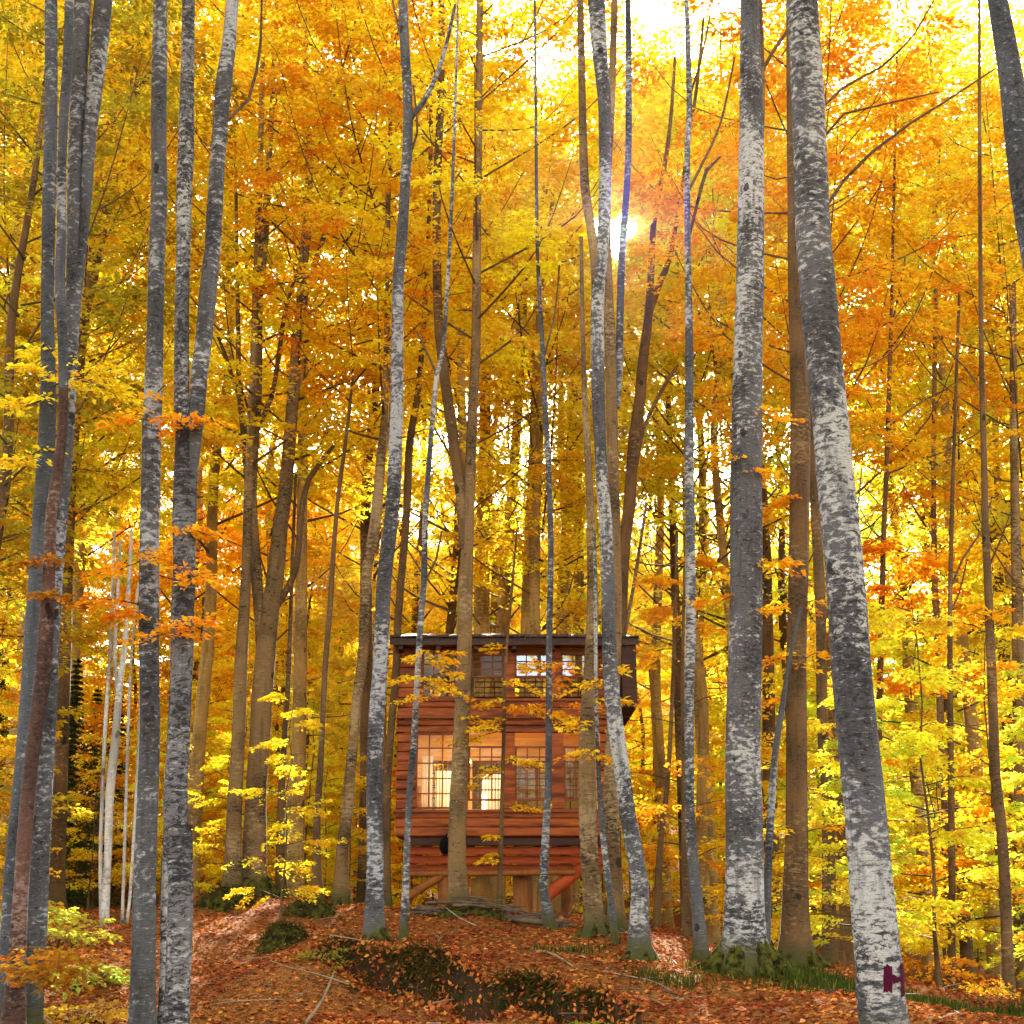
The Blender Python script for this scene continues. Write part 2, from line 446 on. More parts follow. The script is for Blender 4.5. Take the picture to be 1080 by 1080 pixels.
def gz(x, y):
    x = np.asarray(x, float); y = np.asarray(y, float)
    sh = np.broadcast(x, y).shape
    x = np.broadcast_to(x, sh).ravel(); y = np.broadcast_to(y, sh).ravel()
    out = np.empty(len(x))
    for i in range(0, len(x), 20000):
        xs, ys = x[i:i + 20000], y[i:i + 20000]
        d2 = (xs[:, None] - CT[None, :, 0]) ** 2 + ((ys[:, None] - CT[None, :, 1]) * 0.8) ** 2
        wgt = 1.0 / (d2 + 0.15 + 0.0004 * (ys[:, None] ** 2)) ** 2.0
        z = (wgt * CT[None, :, 2]).sum(1) / wgt.sum(1)
        z = z + 0.035 * np.sin(xs * 2.1 + 1.3 * np.sin(ys * 1.3)) * np.cos(ys * 1.7) + 0.02 * np.sin(xs * 5.3 + ys * 3.1)
        # eroded edge of the knoll: a steep drop of bare soil
        ye = np.interp(xs, EDGE[:, 0], EDGE[:, 1]) + .10 * np.sin(xs * 6.1) + .07 * np.sin(xs * 13.7 + 1)
        am = np.interp(xs, EDGE[:, 0], EDGE[:, 2])
        d = ye - ys
        st = np.clip(d / .28, 0, 1); st = st * st * (3 - 2 * st)
        z = z + am * (.16 * np.exp(-np.clip(-d, 0, 9) / .9) * (1 - st) - .30 * st * np.exp(-np.clip(d - .3, 0, 99) / 1.0)) + .05 * st * np.exp(-np.clip(d, 0, 9) / .6) * np.sin(xs * 17 + ys * 9)
        # sunken path on the left
        z = z - .22 * np.exp(-((xs - (-4.0 - .05 * (ys - 18))) / .9) ** 2) * np.clip((28 - ys) / 6, 0, 1)
        out[i:i + 20000] = z
    return out.reshape(sh)
def gz1(x, y): return float(gz(np.array([x]), np.array([y]))[0])

def ground_mat():
    m, t, p, o = new_mat('leaf_covered_soil')
    g = N(t, 'ShaderNodeTexCoord').outputs['Object']
    a = noise(t, g, 1.2, 5, .6); b = noise(t, g, 16, 4, .7); b2 = noise(t, g, 55, 2)
    c = mix(t, sstep(t, b, .35, .65), (0.085, 0.030, 0.009), (0.27, 0.098, 0.018))
    c = mix(t, sstep(t, b2, .55, .62), c, (0.42, 0.17, 0.05))
    c = mix(t, math_(t, 'MULTIPLY', sstep(t, a, .5, .72), .6), c, (0.05, 0.028, 0.016))
    geo = N(t, 'ShaderNodeNewGeometry')
    sx = N(t, 'ShaderNodeSeparateXYZ'); t.links.new(geo.outputs['True Normal'], sx.inputs[0])
    c = mix(t, sstep(t, math_(t, 'ADD', sx.outputs[2], math_(t, 'MULTIPLY', math_(t, 'SUBTRACT', b, .5), .25)), .86, .72), c,
            mix(t, sstep(t, a, .42, .6), (0.050, 0.026, 0.012), (0.022, 0.020, 0.006)))
    t.links.new(c, p.inputs['Base Color']); p.inputs['Roughness'].default_value = .95; p.inputs['Specular IOR Level'].default_value = .05
    bm = N(t, 'ShaderNodeBump'); bm.inputs['Distance'].default_value = .05
    t.links.new(math_(t, 'ADD', b, math_(t, 'MULTIPLY', b2, .5)), bm.inputs['Height']); t.links.new(bm.outputs[0], p.inputs['Normal'])
    return m

def build_ground():
    ys = np.concatenate([np.arange(-40, 8, 4.0), np.arange(8, 15, .6), np.arange(15, 36, .12), np.arange(36, 60, .8), np.arange(60, 140, 4), np.arange(140, 601, 20)])
    xs = np.concatenate([-np.arange(40, 400, 20.0)[::-1], np.arange(-38, -12, 1.3), np.arange(-12, 12, .13), np.arange(12, 39, 1.3), np.arange(40, 400, 20.0)])
    X, Y = np.meshgrid(xs, ys)
    Z = gz(X, Y)
    ny, nx = X.shape
    i = np.arange(ny - 1)[:, None] * nx; j = np.arange(nx - 1)[None]
    F = np.stack([i + j, i + j + 1, i + nx + j + 1, i + nx + j], -1).reshape(-1, 4)
    acc = Acc(); acc.add(np.stack([X, Y, Z], -1), F, 0, True)
    tag(acc.build('ground', ground_mat()), kind='structure')
build_ground()

# ---------------------------------------------------------------- leaves
def leaf_quads(acc, pos, dirv, nrm, size, u, v, mat=0, wide=.62):
    """one folded leaf (two triangles) per row"""
    n = len(pos)
    dirv = dirv / (np.linalg.norm(dirv, axis=1)[:, None] + 1e-9)
    nrm = nrm - (nrm * dirv).sum(1)[:, None] * dirv
    nrm /= np.linalg.norm(nrm, axis=1)[:, None] + 1e-9
    side = np.cross(dirv, nrm)
    s = size[:, None]
    mid = pos + dirv * s * .45
    A = pos; C = pos + dirv * s - nrm * s * .06
    B = mid + side * s * wide * .5 + nrm * s * .09
    D = mid - side * s * wide * .5 + nrm * s * .09
    V = np.stack([A, B, C, D], 1).reshape(-1, 3)
    k = np.arange(n)[:, None] * 4
    F = np.concatenate([k + np.array([[0, 1, 2]]), k + np.array([[0, 2, 3]])], 1).reshape(-1, 3)
    UV = np.repeat(np.stack([u, v], -1)[:, None], 6, 1).reshape(-1, 3, 2)
    acc.add(V, F, mat, False, UV)

def sprays(acc, org, az, tilt, length, nl, g, size=.13, mat=0, width=.55, flat=.35):
    """flat fans of leaves: one per row of org, heading az, rising by tilt"""
    org = np.asarray(org, float); S = len(org)
    if S == 0: return
    t = g.random((S, nl)) ** .75
    sd = g.uniform(-1, 1, (S, nl))
    L = np.asarray(length)[:, None]
    lx = t * L
    ly = sd * L * width * (0.25 + 0.75 * np.sin(np.pi * np.clip(t * .85 + .1, 0, 1)))
    lz = -0.16 * L * t ** 2 - .10 * np.abs(ly) + g.normal(0, .035, (S, nl)) * L
    ca, sa = np.cos(az)[:, None], np.sin(az)[:, None]
    ct, st = np.cos(tilt)[:, None], np.sin(tilt)[:, None]
    hx = lx * ct - lz * st; hz = lx * st + lz * ct
    pos = np.stack([org[:, None, 0] + hx * ca - ly * sa, org[:, None, 1] + hx * sa + ly * ca, org[:, None, 2] + hz], -1).reshape(-1, 3)
    th = az[:, None] + sd * 1.0 + g.normal(0, .5, (S, nl))
    dirv = np.stack([np.cos(th), np.sin(th), g.normal(-.15, .35, (S, nl))], -1).reshape(-1, 3)
    n = S * nl
    nrm = np.stack([g.normal(0, flat, n), g.normal(0, flat, n), np.ones(n)], -1)
    sz = size * g.uniform(.5, 1.55, n)
    leaf_quads(acc, pos, dirv, nrm, sz, g.random(n), np.repeat(g.random(S), nl), mat)

def crown_tall(seed, z0=8.0, z1=26.0, rad=3.4, nlimb=30, per=8, nl=105, size=.138, bark_slot=1, up=1.05):
    """crown of a tall forest beech: rising limbs, each with flat leafy twigs; origin at the tree's foot"""
    g = np.random.default_rng(seed)
    acc = Acc()
    orgs, azs, tl, ln = [], [], [], []
    for i in range(nlimb):
        f = (i + g.random() * .8) / nlimb
        z = z0 + (z1 - z0 - 1.0) * f
        az = i * 2.4 + g.uniform(-.5, .5)
        prof = rad * (0.55 + 0.6 * math.sin(math.pi * min(1, f * .9 + .15))) * g.uniform(.7, 1.2)
        rise = up * prof * g.uniform(.5, 1.4)
        p0 = np.array((0, 0, z)); p2 = np.array((math.cos(az) * prof, math.sin(az) * prof, z + rise))
        p1 = (p0 + p2) / 2 + np.array((math.cos(az) * .15 * prof, math.sin(az) * .15 * prof, -.12 * prof + g.uniform(-.2, .2)))
        c = catmull([p0, p1, p2], .7)
        r0 = .020 + .020 * (1 - f)
        tube(acc, c, np.linspace(r0, .007, len(c)), 4, bark_slot, cap=False)
        for q in range(per):
            s = g.uniform(.2, 1.0)
            o = c[min(len(c) - 1, int(s * len(c)))]
            orgs.append(o + g.normal(0, .12, 3)); azs.append(az + g.choice([-1, 1]) * g.uniform(.1, 1.3)); tl.append(g.normal(.05, .25)); ln.append(g.uniform(.8, 1.9))
            if q % 2 == 0:
                e = o + np.array((math.cos(azs[-1]), math.sin(azs[-1]), tl[-1] * .8)) * ln[-1] * .8
                tube(acc, np.array([o, e]), np.array([.009, .003]), 3, bark_slot, cap=False)
    sprays(acc, orgs, np.array(azs), np.array(tl), np.array(ln), nl, g, size)
    return acc

def crown_young(seed, h=7.0, z0=.8, rad=1.7, tiers=17, per=5, nl=75, size=.095, bark_slot=1):
    """young understorey beech: near-level tiers of leafy twigs along a thin stem"""
    g = np.random.default_rng(seed)
    acc = Acc()
    orgs, azs, tl, ln = [], [], [], []
    for i in range(tiers):
        f = (i + g.random()) / tiers
        z = z0 + (h - z0) * f
        L = rad * (1.05 - .75 * f) * g.uniform(.6, 1.25)
        az = i * 2.4 + g.uniform(-.6, .6)
        e = np.array((math.cos(az) * L, math.sin(az) * L, z + L * g.uniform(-.05, .3)))
        p0 = np.array((0, 0, z))
        tube(acc, np.array([p0, (p0 + e) / 2 + (0, 0, .06), e]), np.array([.018, .012, .005]), 3, bark_slot, cap=False)
        for q in range(per):
            s = g.uniform(.15, .9)
            orgs.append(p0 + (e - p0) * s + g.normal(0, .04, 3)); azs.append(az + g.choice([-1, 1]) * g.uniform(0, .9)); tl.append(g.normal(0, .22)); ln.append(g.uniform(.5, 1.0) * (1.1 - .4 * f))
    sprays(acc, orgs, np.array(azs), np.array(tl) - .08, np.array(ln), nl, g, size, flat=.5)
    return acc

def crown_spruce(seed, h=20.0, z0=.6, rad=3.0):
    g = np.random.default_rng(seed)
    acc = Acc(); orgs, azs, tl, ln = [], [], [], []
    z = z0
    while z < h - .3:
        L = rad * (1 - z / h) * g.uniform(.8, 1.1) + .15
        k = 7
        a0 = g.uniform(0, 6.28)
        for q in range(k):
            az = a0 + q * 6.28 / k + g.uniform(-.2, .2)
            for s in (0, .45):
                orgs.append((math.cos(az) * L * s, math.sin(az) * L * s, z - L * s * .25)); azs.append(az + g.uniform(-.3, .3)); tl.append(-.3 + g.normal(0, .08)); ln.append(L * (.6 if s else .55))
        z += .42
    sprays(acc, orgs, np.array(azs), np.array(tl), np.array(ln), 46, g, .16, width=.4, flat=.5)
    return acc

def stem_mesh(h, r, seed, seg=9, lean=.25):
    g = np.random.default_rng(seed)
    acc = Acc()
    k = 7
    pts = np.array([(g.normal(0, lean) * (i / k), g.normal(0, lean) * (i / k), h * i / k - (.3 if i == 0 else 0)) for i in range(k + 1)])
    c = catmull(pts, .8)
    z = np.clip(c[:, 2] / h, 0, 1)
    rad = r * (1 - .85 * z) * (1 + .8 * np.exp(-np.clip(c[:, 2], 0, 99) / .25))
    tube(acc, c, rad, seg, 0, .05, seed)
    return acc

# colours of leaves (real reflectance and transmittance of yellow and orange beech leaves)
GOLD = (0.97, 0.76, 0.03); AMBER = (0.97, 0.64, 0.02); ORANGE = (0.95, 0.46, 0.015); RUSTY = (0.85, 0.28, 0.012)
LEMON = (0.96, 0.86, 0.05); LIME = (0.80, 0.82, 0.07); OLIVE = (0.60, 0.54, 0.03); GREEN = (0.25, 0.36, 0.04)

TALL = [crown_tall(100 + i, nlimb=29 + 3 * (i % 2), rad=3.2 + .3 * i).mesh('crown', [LEAF, BK['brown']]) for i in range(4)]
LOW = [crown_tall(200 + i, z0=.7, z1=18, rad=3.0, nlimb=34, per=7, nl=95, size=.16, up=.5).mesh('crown', [LEAF, BK['brown']]) for i in range(3)]
YOUNG = [crown_young(300 + i).mesh('crown', [LEAF, BK['brown']]) for i in range(4)]
SPRUCE = [crown_spruce(400 + i).mesh('crown', [NEEDLE, BK['brown']]) for i in range(2)]
ST_TALL = {k: [stem_mesh(25, .2, 500 + i).mesh('trunk', [BK[k]]) for i in range(3)] for k in ('ochre', 'brown')}
ST_LOW = stem_mesh(18, .14, 520).mesh('trunk', [BK['brown']])
ST_YOUNG = [stem_mesh(7, .04, 530 + i, 6, .12).mesh('trunk', [BK['brown']]) for i in range(2)]
ST_SPRUCE = stem_mesh(20, .2, 540, 8, .02).mesh('trunk', [BK['brown']])

def jit(c, g, a=.08):
    return tuple(float(np.clip(x * (1 + g.normal(0, a)), 0, .97)) for x in c) + (1.0,)

def planted(name, x, y, stem, crown, colr, label, cat, group, s=1.0, sz=1.0):
    z = gz1(x, y)
    t = empty(name, (x, y, z), label, cat, group)
    t.rotation_euler = (0, 0, random.uniform(0, 6.28)); t.scale = (s, s, s * sz)
    a = bpy.data.objects.new('trunk', stem); col.objects.link(a); a.parent = t
    b = bpy.data.objects.new('crown', crown); col.objects.link(b); b.parent = t
    b.color = colr
    return t

# ---------------------------------------------------------------- the cabin
CY = 33.0
def CX(px): return float(P(px, 770, CY)[0])
def CZ(py): return float(P(540, py, CY)[2])
def build_cabin():
    D = 3.6
    yf, yb = CY, CY + D
    xl, xr = CX(419), CX(641)
    x2 = CX(671)                          # the upper storey reaches further right
    zb, zf1, zs1, zt1 = CZ(882), CZ(880), CZ(853), CZ(773)
    zmid, zs2, zt2, zroof = CZ(757), CZ(736), CZ(683), CZ(672)
    c = empty('tree_cabin', ((xl + xr) / 2, CY + D / 2, gz1(0, CY)), 'two-storey red timber cabin on stilts with rows of latticed windows', 'cabin')
    wins_lo = [(439, 481), (494, 531), (543, 582), (594, 633)]
    wins_up = [(444, 481), (496, 531), (543, 580), (592, 631)]
    wa = Acc()
    def courses(x0, x1, z0, z1, n, y0=yf, d=.16):
        h = (z1 - z0) / n
        for i in range(n):
            box(wa, x0, x1, y0 + .006 * (i % 2), y0 + d, z0 + i * h + .004, z0 + (i + 1) * h - .004, 0, .035)
    courses(xl, xr, zb, zs1 - .01, 3)
    courses(xl, xr, zt1 + .01, zmid - .03, 2)
    courses(xl, xr, zmid + .03, zs2 - .01, 2)
    courses(xl, x2, zt2 + .01, zroof - .16, 1)
    for ws, z0, z1, n in ((wins_lo, zs1, zt1, 8), (wins_up, zs2, zt2, 5)):
        edges = [419] + [e for w_ in ws for e in w_] + [641]
        for k in range(0, len(edges), 2):
            a, b = edges[k], edges[k + 1]
            if k in (0, len(edges) - 2): courses(CX(a), CX(b), z0, z1, n)
            else: box(wa, CX(a), CX(b), yf - .02, yf + .14, z0, z1, 0, .02)
    # side and back walls
    for x0 in (xl, xr - .14):
        h = .22; z = zb
        while z < zroof - .30:
            box(wa, x0, x0 + .14, yf + .165, yb, z + .004, min(z + h, zroof - .16) - .004); z += h
    # the back wall: tall openings on both floors
    bk_lo, bk_up = (zs1 + .18, zs1 + 1.42), (zs2 + .48, zs2 + 1.05)
    wb = Acc()
    for ws, (z0, z1) in ((wins_lo, bk_lo), (wins_up, bk_up)):
        edges = [419] + [e for w_ in ws for e in w_] + [641]
        for k in range(0, len(edges), 2): box(wb, CX(edges[k]) + .15, CX(edges[k + 1]) - (.15 if k == len(edges) - 2 else 0), yb - .14, yb - .002, z0, z1)
    for z0, z1 in ((zb, bk_lo[0] - .003), (bk_lo[1] + .003, bk_up[0] - .003), (bk_up[1] + .003, zroof + .55)): box(wb, xl + .15, xr - .15, yb - .14, yb - .002, z0, z1)
    wb.build('inner_wall', W_INT, c)
    wa.build('wall', W_WALL, c)
    la = Acc()
    box(la, xl - .06, xr + .05, yf - .12, yf - .004, zmid - .03, zmid + .03, 0, .015)
    box(la, xl - .04, xr + .04, yf - .07, yf - .004, zs1 - .09, zs1 - .015, 0, .015)
    box(la, xl - .04, xr + .04, yf - .06, yf - .004, zt1 + .015, zt1 + .10, 0, .015)
    box(la, xl - .04, xr + .04, yf - .06, yf - .004, zs2 - .08, zs2 - .015, 0, .015)
    la.build('trim_board', W_FRAME, c)
    pa = Acc()
    box(pa, CX(656), x2, yf - .45, yf + 3.2, CZ(748), zroof - .22)
    box(pa, CX(656) - .03, x2 + .03, yf - .48, yf - .453, CZ(748), CZ(742))
    pa.build('side_panel', W_DARK, c)
    ia = Acc()
    box(ia, xl + .15, xr - .15, yf + .17, yb - .15, zb + .01, zb + .12)
    box(ia, xl + .15, xr - .15, yf + .17, yb - .15, zmid - .08, zmid + .06)
    box(ia, xl + .142, xl + .149, yf + .17, yb - .15, zb + .13, zroof - .4); box(ia, xr - .149, xr - .142, yf + .17, yb - .15, zb + .13, zroof - .4)
    ia.build('inner_floor', W_INT, c)
    # windows
    for ws, z0, z1, rows, up in ((wins_lo, zs1, zt1, 5, 0), (wins_up, zs2, zt2, 3, 1)):
        for k, (a, b) in enumerate(ws):
            x0, x1 = CX(a), CX(b)
            f = Acc(); t_ = .045
            box(f, x0, x1, yf + .03, yf + .10, z0, z0 + t_); box(f, x0, x1, yf + .03, yf + .10, z1 - t_, z1)
            box(f, x0, x0 + t_, yf + .033, yf + .097, z0 + t_, z1 - t_); box(f, x1 - t_, x1, yf + .033, yf + .097, z0 + t_, z1 - t_)
            for q in (1, 2):
                xx = x0 + (x1 - x0) * q / 3
                box(f, xx - .015, xx + .015, yf + .045, yf + .085, z0 + t_, z1 - t_)
            for q in range(1, rows):
                zz = z0 + (z1 - z0) * q / rows
                box(f, x0 + t_, x1 - t_, yf + .048, yf + .082, zz - .014, zz + .014)
            wo = f.build('window', W_FRAME, c)
            g_ = Acc(); box(g_, x0 + .02, x1 - .02, yf + .060, yf + .066, z0 + .02, z1 - .02)
            g_.build('pane', GLASS_SKY if (up and k >= 2) else GLASS, wo)
            # back windows: plain frames
            f = Acc(); z0, z1 = (bk_up if up else bk_lo)
            box(f, x0, x1, yb - .10, yb - .05, z0 + .003, z0 + t_); box(f, x0, x1, yb - .10, yb - .05, z1 - t_, z1 - .003)
            for q in (1, 2): xx = x0 + (x1 - x0) * q / 3; box(f, xx - .012, xx + .012, yb - .098, yb - .052, z0 + t_, z1 - t_)
            for q in (1, 2, 3): zz = z0 + (z1 - z0) * q / 4; box(f, x0 + .002, x1 - .002, yb - .096, yb - .054, zz - .012, zz + .012)
            f.build('window', W_FRAME, c)
    # curtains inside the lower floor
    def curtain(pa_, pb_, ya, yb_):
        x = np.linspace(CX(pa_), CX(pb_), 40); y = ya + .035 * np.sin(np.arange(40) * 1.1)
        z0, z1 = CZ(851), CZ(yb_); ca = Acc()
        V = np.concatenate([np.stack([x, y, np.full(40, z0)], -1), np.stack([x, y, np.full(40, z1)], -1)])
        ca.add(V, [(i, i + 1, i + 41, i + 40) for i in range(39)], 0, True)
        ca.build('curtain', CURT, c)
    curtain(441, 453, yf + 1.6, 790); curtain(456, 480, yf + 1.7, 806); curtain(507, 531, yf + 1.7, 810)
    # an added lamp, put in to give the lower panes a cream glow
    lx, lz = CX(490), CZ(800)
    a = Acc(); zs = np.linspace(0, .22, 8); tube(a, np.stack([np.full(8, lx), np.full(8, yf + 1.0), lz + zs], -1), .14 - .4 * zs, 12); tube(a, np.array([(lx, yf + 1.0, lz + .22), (lx, yf + 1.0, zmid - .09)]), np.array([.008, .008]), 5)
    lo = a.build('ceiling_lamp', CURT, c)
    ld = bpy.data.lights.new('lamp_bulb', 'POINT'); ld.energy = 34; ld.color = (1, .80, .50); ld.shadow_soft_size = .08
    lb = bpy.data.objects.new('lamp_bulb', ld); col.objects.link(lb); lb.location = (lx, yf + 1.0, lz - .06)
    # roof
    ra = Acc()
    xa, xb_ = CX(411), CX(672) + .04
    y0r, y1r = yf - .55, yb + .7
    zf, zr = zroof - .28, zroof + .72
    V = [(xa, y0r, zf), (xb_, y0r, zf), (xb_, y1r, zr), (xa, y1r, zr), (xa, y0r, zf + .16), (xb_, y0r, zf + .16), (xb_, y1r, zr + .16), (xa, y1r, zr + .16)]
    ra.add(V, [(0, 3, 2, 1), (4, 5, 6, 7), (0, 1, 5, 4), (1, 2, 6, 5), (2, 3, 7, 6), (3, 0, 4, 7)])
    for i in range(46):                                       # uneven shingle ends along the front edge
        x = xa + (xb_ - xa) * i / 46
        box(ra, x + .004, x + (xb_ - xa) / 46 - .004, y0r - .05 - random.random() * .05, y0r + .3, zf + .165 + random.random() * .02, zf + .20 + random.random() * .03)
    ro = ra.build('roof', W_ROOF, c)
    for i in range(7):
        xx = xa + .25 + (xb_ - xa - .5) * i / 6
        r_ = Acc(); box(r_, xx - .05, xx + .05, y0r + .06, yf - .03, zf - .09, zf + .01); r_.build('rafter', W_WALL if i == 5 else W_DARK, c)
    # floor beams under the cabin, stepping back
    zz = zb - .01
    for i in range(4):
        b_ = Acc()
        h = .19
        box(b_, CX(431 - i * 0.5), xr - .05 - .02 * i, yf + .10 + .30 * i, yf + .30 + .30 * i, zz - h, zz - .012, 0, .02)
        b_.build('floor_beam', W_DARK if i == 0 else W_BEAM, c)
        zz -= h
    for i in range(8):
        xx = CX(432) + .3 + (xr - CX(432) - .8) * i / 7
        b_ = Acc(); box(b_, xx - .07, xx + .07, yf + 1.25, yb - .1, zb - .24, zb - .03); b_.build('joist', W_BEAM, c)
    # posts and braces
    def post(px, y, r, top, mat=W_POST):
        x = CX(px); g0 = gz1(x, y) - .3
        a = Acc(); pts = catmull([(x, y, g0), (x + .03, y, (g0 + top) / 2), (x, y, top)], .25)
        tube(a, pts, np.full(len(pts), r), 12, 0, .05, int(px)); return a.build('post', mat, c)
    post(468, yf + .95, .16, zz + .05); post(551, yf + 1.6, .24, zz + .1); post(622, yf + 1.5, .16, zz + .1); post(468, yb - .5, .14, zb - .05); post(600, yb - .5, .14, zb - .05)
    for (ax, az_, bx, bz_, yy) in ((430, 946, 466, 922, yf + .8), (575, 946, 640, 893, yf + .9)):
        a = Acc(); p0 = np.array((CX(ax), yy, CZ(az_))); p1 = np.array((CX(bx), yy, CZ(bz_)))
        pts = np.linspace(p0, p1, 5); tube(a, pts, np.full(5, .10 if ax < 500 else .15), 9, 0, .06, ax); a.build('brace', W_POST if ax < 500 else W_BEAM, c)
    a = Acc(); tube(a, np.linspace((CX(426), yf + .75, CZ(921)), (CX(606), yf + .75, CZ(919)), 8), np.full(8, .075), 9, 0, .05, 3); a.build('crossbeam', W_POST, c)
build_cabin()

# ---------------------------------------------------------------- traced trees
TREES = {}
def trunk_path(pts, Y, ground=True, extend=True):
    q = []
    for (x, y, wd) in pts:
        p = P(x, y, Y); q.append((*p, wd * M_PX(y, Y) / 2))
    q = np.array(q)
    if ground:
        b = q[0].copy(); zg = gz1(b[0], Y)
        d = q[0] - q[1]; d = d / (abs(d[2]) + 1e-6)
        if b[2] - zg > .1:
            nb = b + d * (b[2] - zg); nb[3] = b[3] * 1.06; nb[2] = zg
            q = np.concatenate([nb[None], q])
        nb = q[0].copy(); nb[2] = min(zg, nb[2]) - .25; q = np.concatenate([nb[None], q])
    if extend and pts[-1][1] <= 2:
        d = q[-1] - q[-2]; d /= np.linalg.norm(d[:3])
        e1 = q[-1] + d * 2.5; e1[3] = q[-1][3] * .85; e2 = q[-1] + d * 5; e2[3] = q[-1][3] * .6
        q = np.concatenate([q, e1[None], e2[None]])
    return catmull(q, .3)

def tree(name, Y, pts, label, mat='grey', cat='tree', limbs=(), crown=None, flare=.5, roots=0, group=None, wob=.035, seg=18, twigs=()):
    c = trunk_path(pts, Y)
    x, y = c[0][0], Y
    zg = gz1(x, y)
    t = empty(name, (x, y, zg), label, cat, group)
    a = Acc()
    s = np.concatenate(([0], np.cumsum(np.linalg.norm(np.diff(c[:, :3], axis=0), axis=1))))
    h = np.clip(s - .25, 0, None)
    rad = c[:, 3] * (1 + flare * np.exp(-h / .28))
    seed = int(abs(x) * 1000 + Y * 10)
    tube(a, c[:, :3], rad, seg, 0, wob, seed, v0=-.25, lobes=(.35 * flare, 5, seed % 6, .35) if flare > 0 else None)
    tr = a.build('trunk', BK[mat], t)
    for lb in limbs:
        lp = trunk_path(lb[0], lb[2] if len(lb) > 2 else Y, ground=False)
        a = Acc(); tube(a, lp[:, :3], lp[:, 3], 10, 0, .04, seed + 3, v0=3); a.build('limb', BK[lb[1] if len(lb) > 1 else mat], t)
    g = np.random.default_rng(seed)
    for i in range(roots):
        az = math.pi * (1.0 + (i + .5) / roots) + g.uniform(-.25, .25)
        L = g.uniform(.7, 1.2) * (c[3][3] * 3.2)
        r0 = c[3][3] * .5
        pp = []
        for k in range(7):
            f = k / 6
            xx = x + math.cos(az + .3 * f * (-1) ** i) * (c[3][3] * .55 + L * f); yy = y + math.sin(az) * (c[3][3] * .55 + L * f)
            pp.append((xx, yy, gz1(xx, yy) + min(.6, c[3][3] * 1.7) * (1 - f) ** 2.2 - .02 - .06 * f))
        pp = catmull(pp, .1)
        a = Acc(); tube(a, pp, np.linspace(r0, .03, len(pp)), 9, 0, .10, seed + i); a.build('root', MOSS, t)
    if crown is not None:
        proto, colr, s_, lift = crown
        k = int(np.argmin(abs(c[:, 2] - (zg + 14))))
        b = bpy.data.objects.new('crown', proto); col.objects.link(b)
        b.location = (c[k][0], c[k][1], zg + lift); b.scale = (s_, s_, s_); b.rotation_euler = (0, 0, g.uniform(0, 6.28)); b.color = jit(colr, g)
        put(b, t)
    cl = twigs[0][4] if twigs and len(twigs[0]) > 4 else AMBER
    for tw in twigs:
        px, py, ex, ey = tw[:4]
        a = Acc(); dY = tw[5] if len(tw) > 5 else -.35
        leafy_twig(a, P(px, py, Y), P(ex, ey, Y + dY), g, size=.075 if Y < 20 else .09, dens=2.0 if Y < 20 else 1.25)
        b = a.build('leafy_branch', [LEAF, BK['brown']], t); b.color = (*(tw[4] if len(tw) > 4 else cl), 1)
    TREES[label] = (t, tr, c, Y)
    return t

def leafy_twig(acc, p0, p1, g, size=.1, dens=1.0):
    """one thin branch from p0 to p1 with flat leafy side twigs"""
    p0 = np.asarray(p0); p1 = np.asarray(p1)
    L = np.linalg.norm(p1 - p0)
    mid = (p0 + p1) / 2 + np.array((0, 0, .05 * L))
    c = catmull([p0, mid, p1], .15)
    tube(acc, c, np.linspace(.008 + .004 * L, .004, len(c)), 4, 1, cap=False)
    az0 = math.atan2(p1[1] - p0[1], p1[0] - p0[0])
    k = int(max(3, L * 7) * dens)
    idx = (g.uniform(.15, 1, k) * (len(c) - 1)).astype(int)
    az = az0 + g.choice([-1, 1], k) * g.uniform(.2, 1.1, k)
    sprays(acc, c[idx] + g.normal(0, .02, (k, 3)), az, g.normal(-.03, .15, k), g.uniform(.3, .62, k) * min(1, .5 + L * .4), 22, g, size, width=.5, flat=.4)

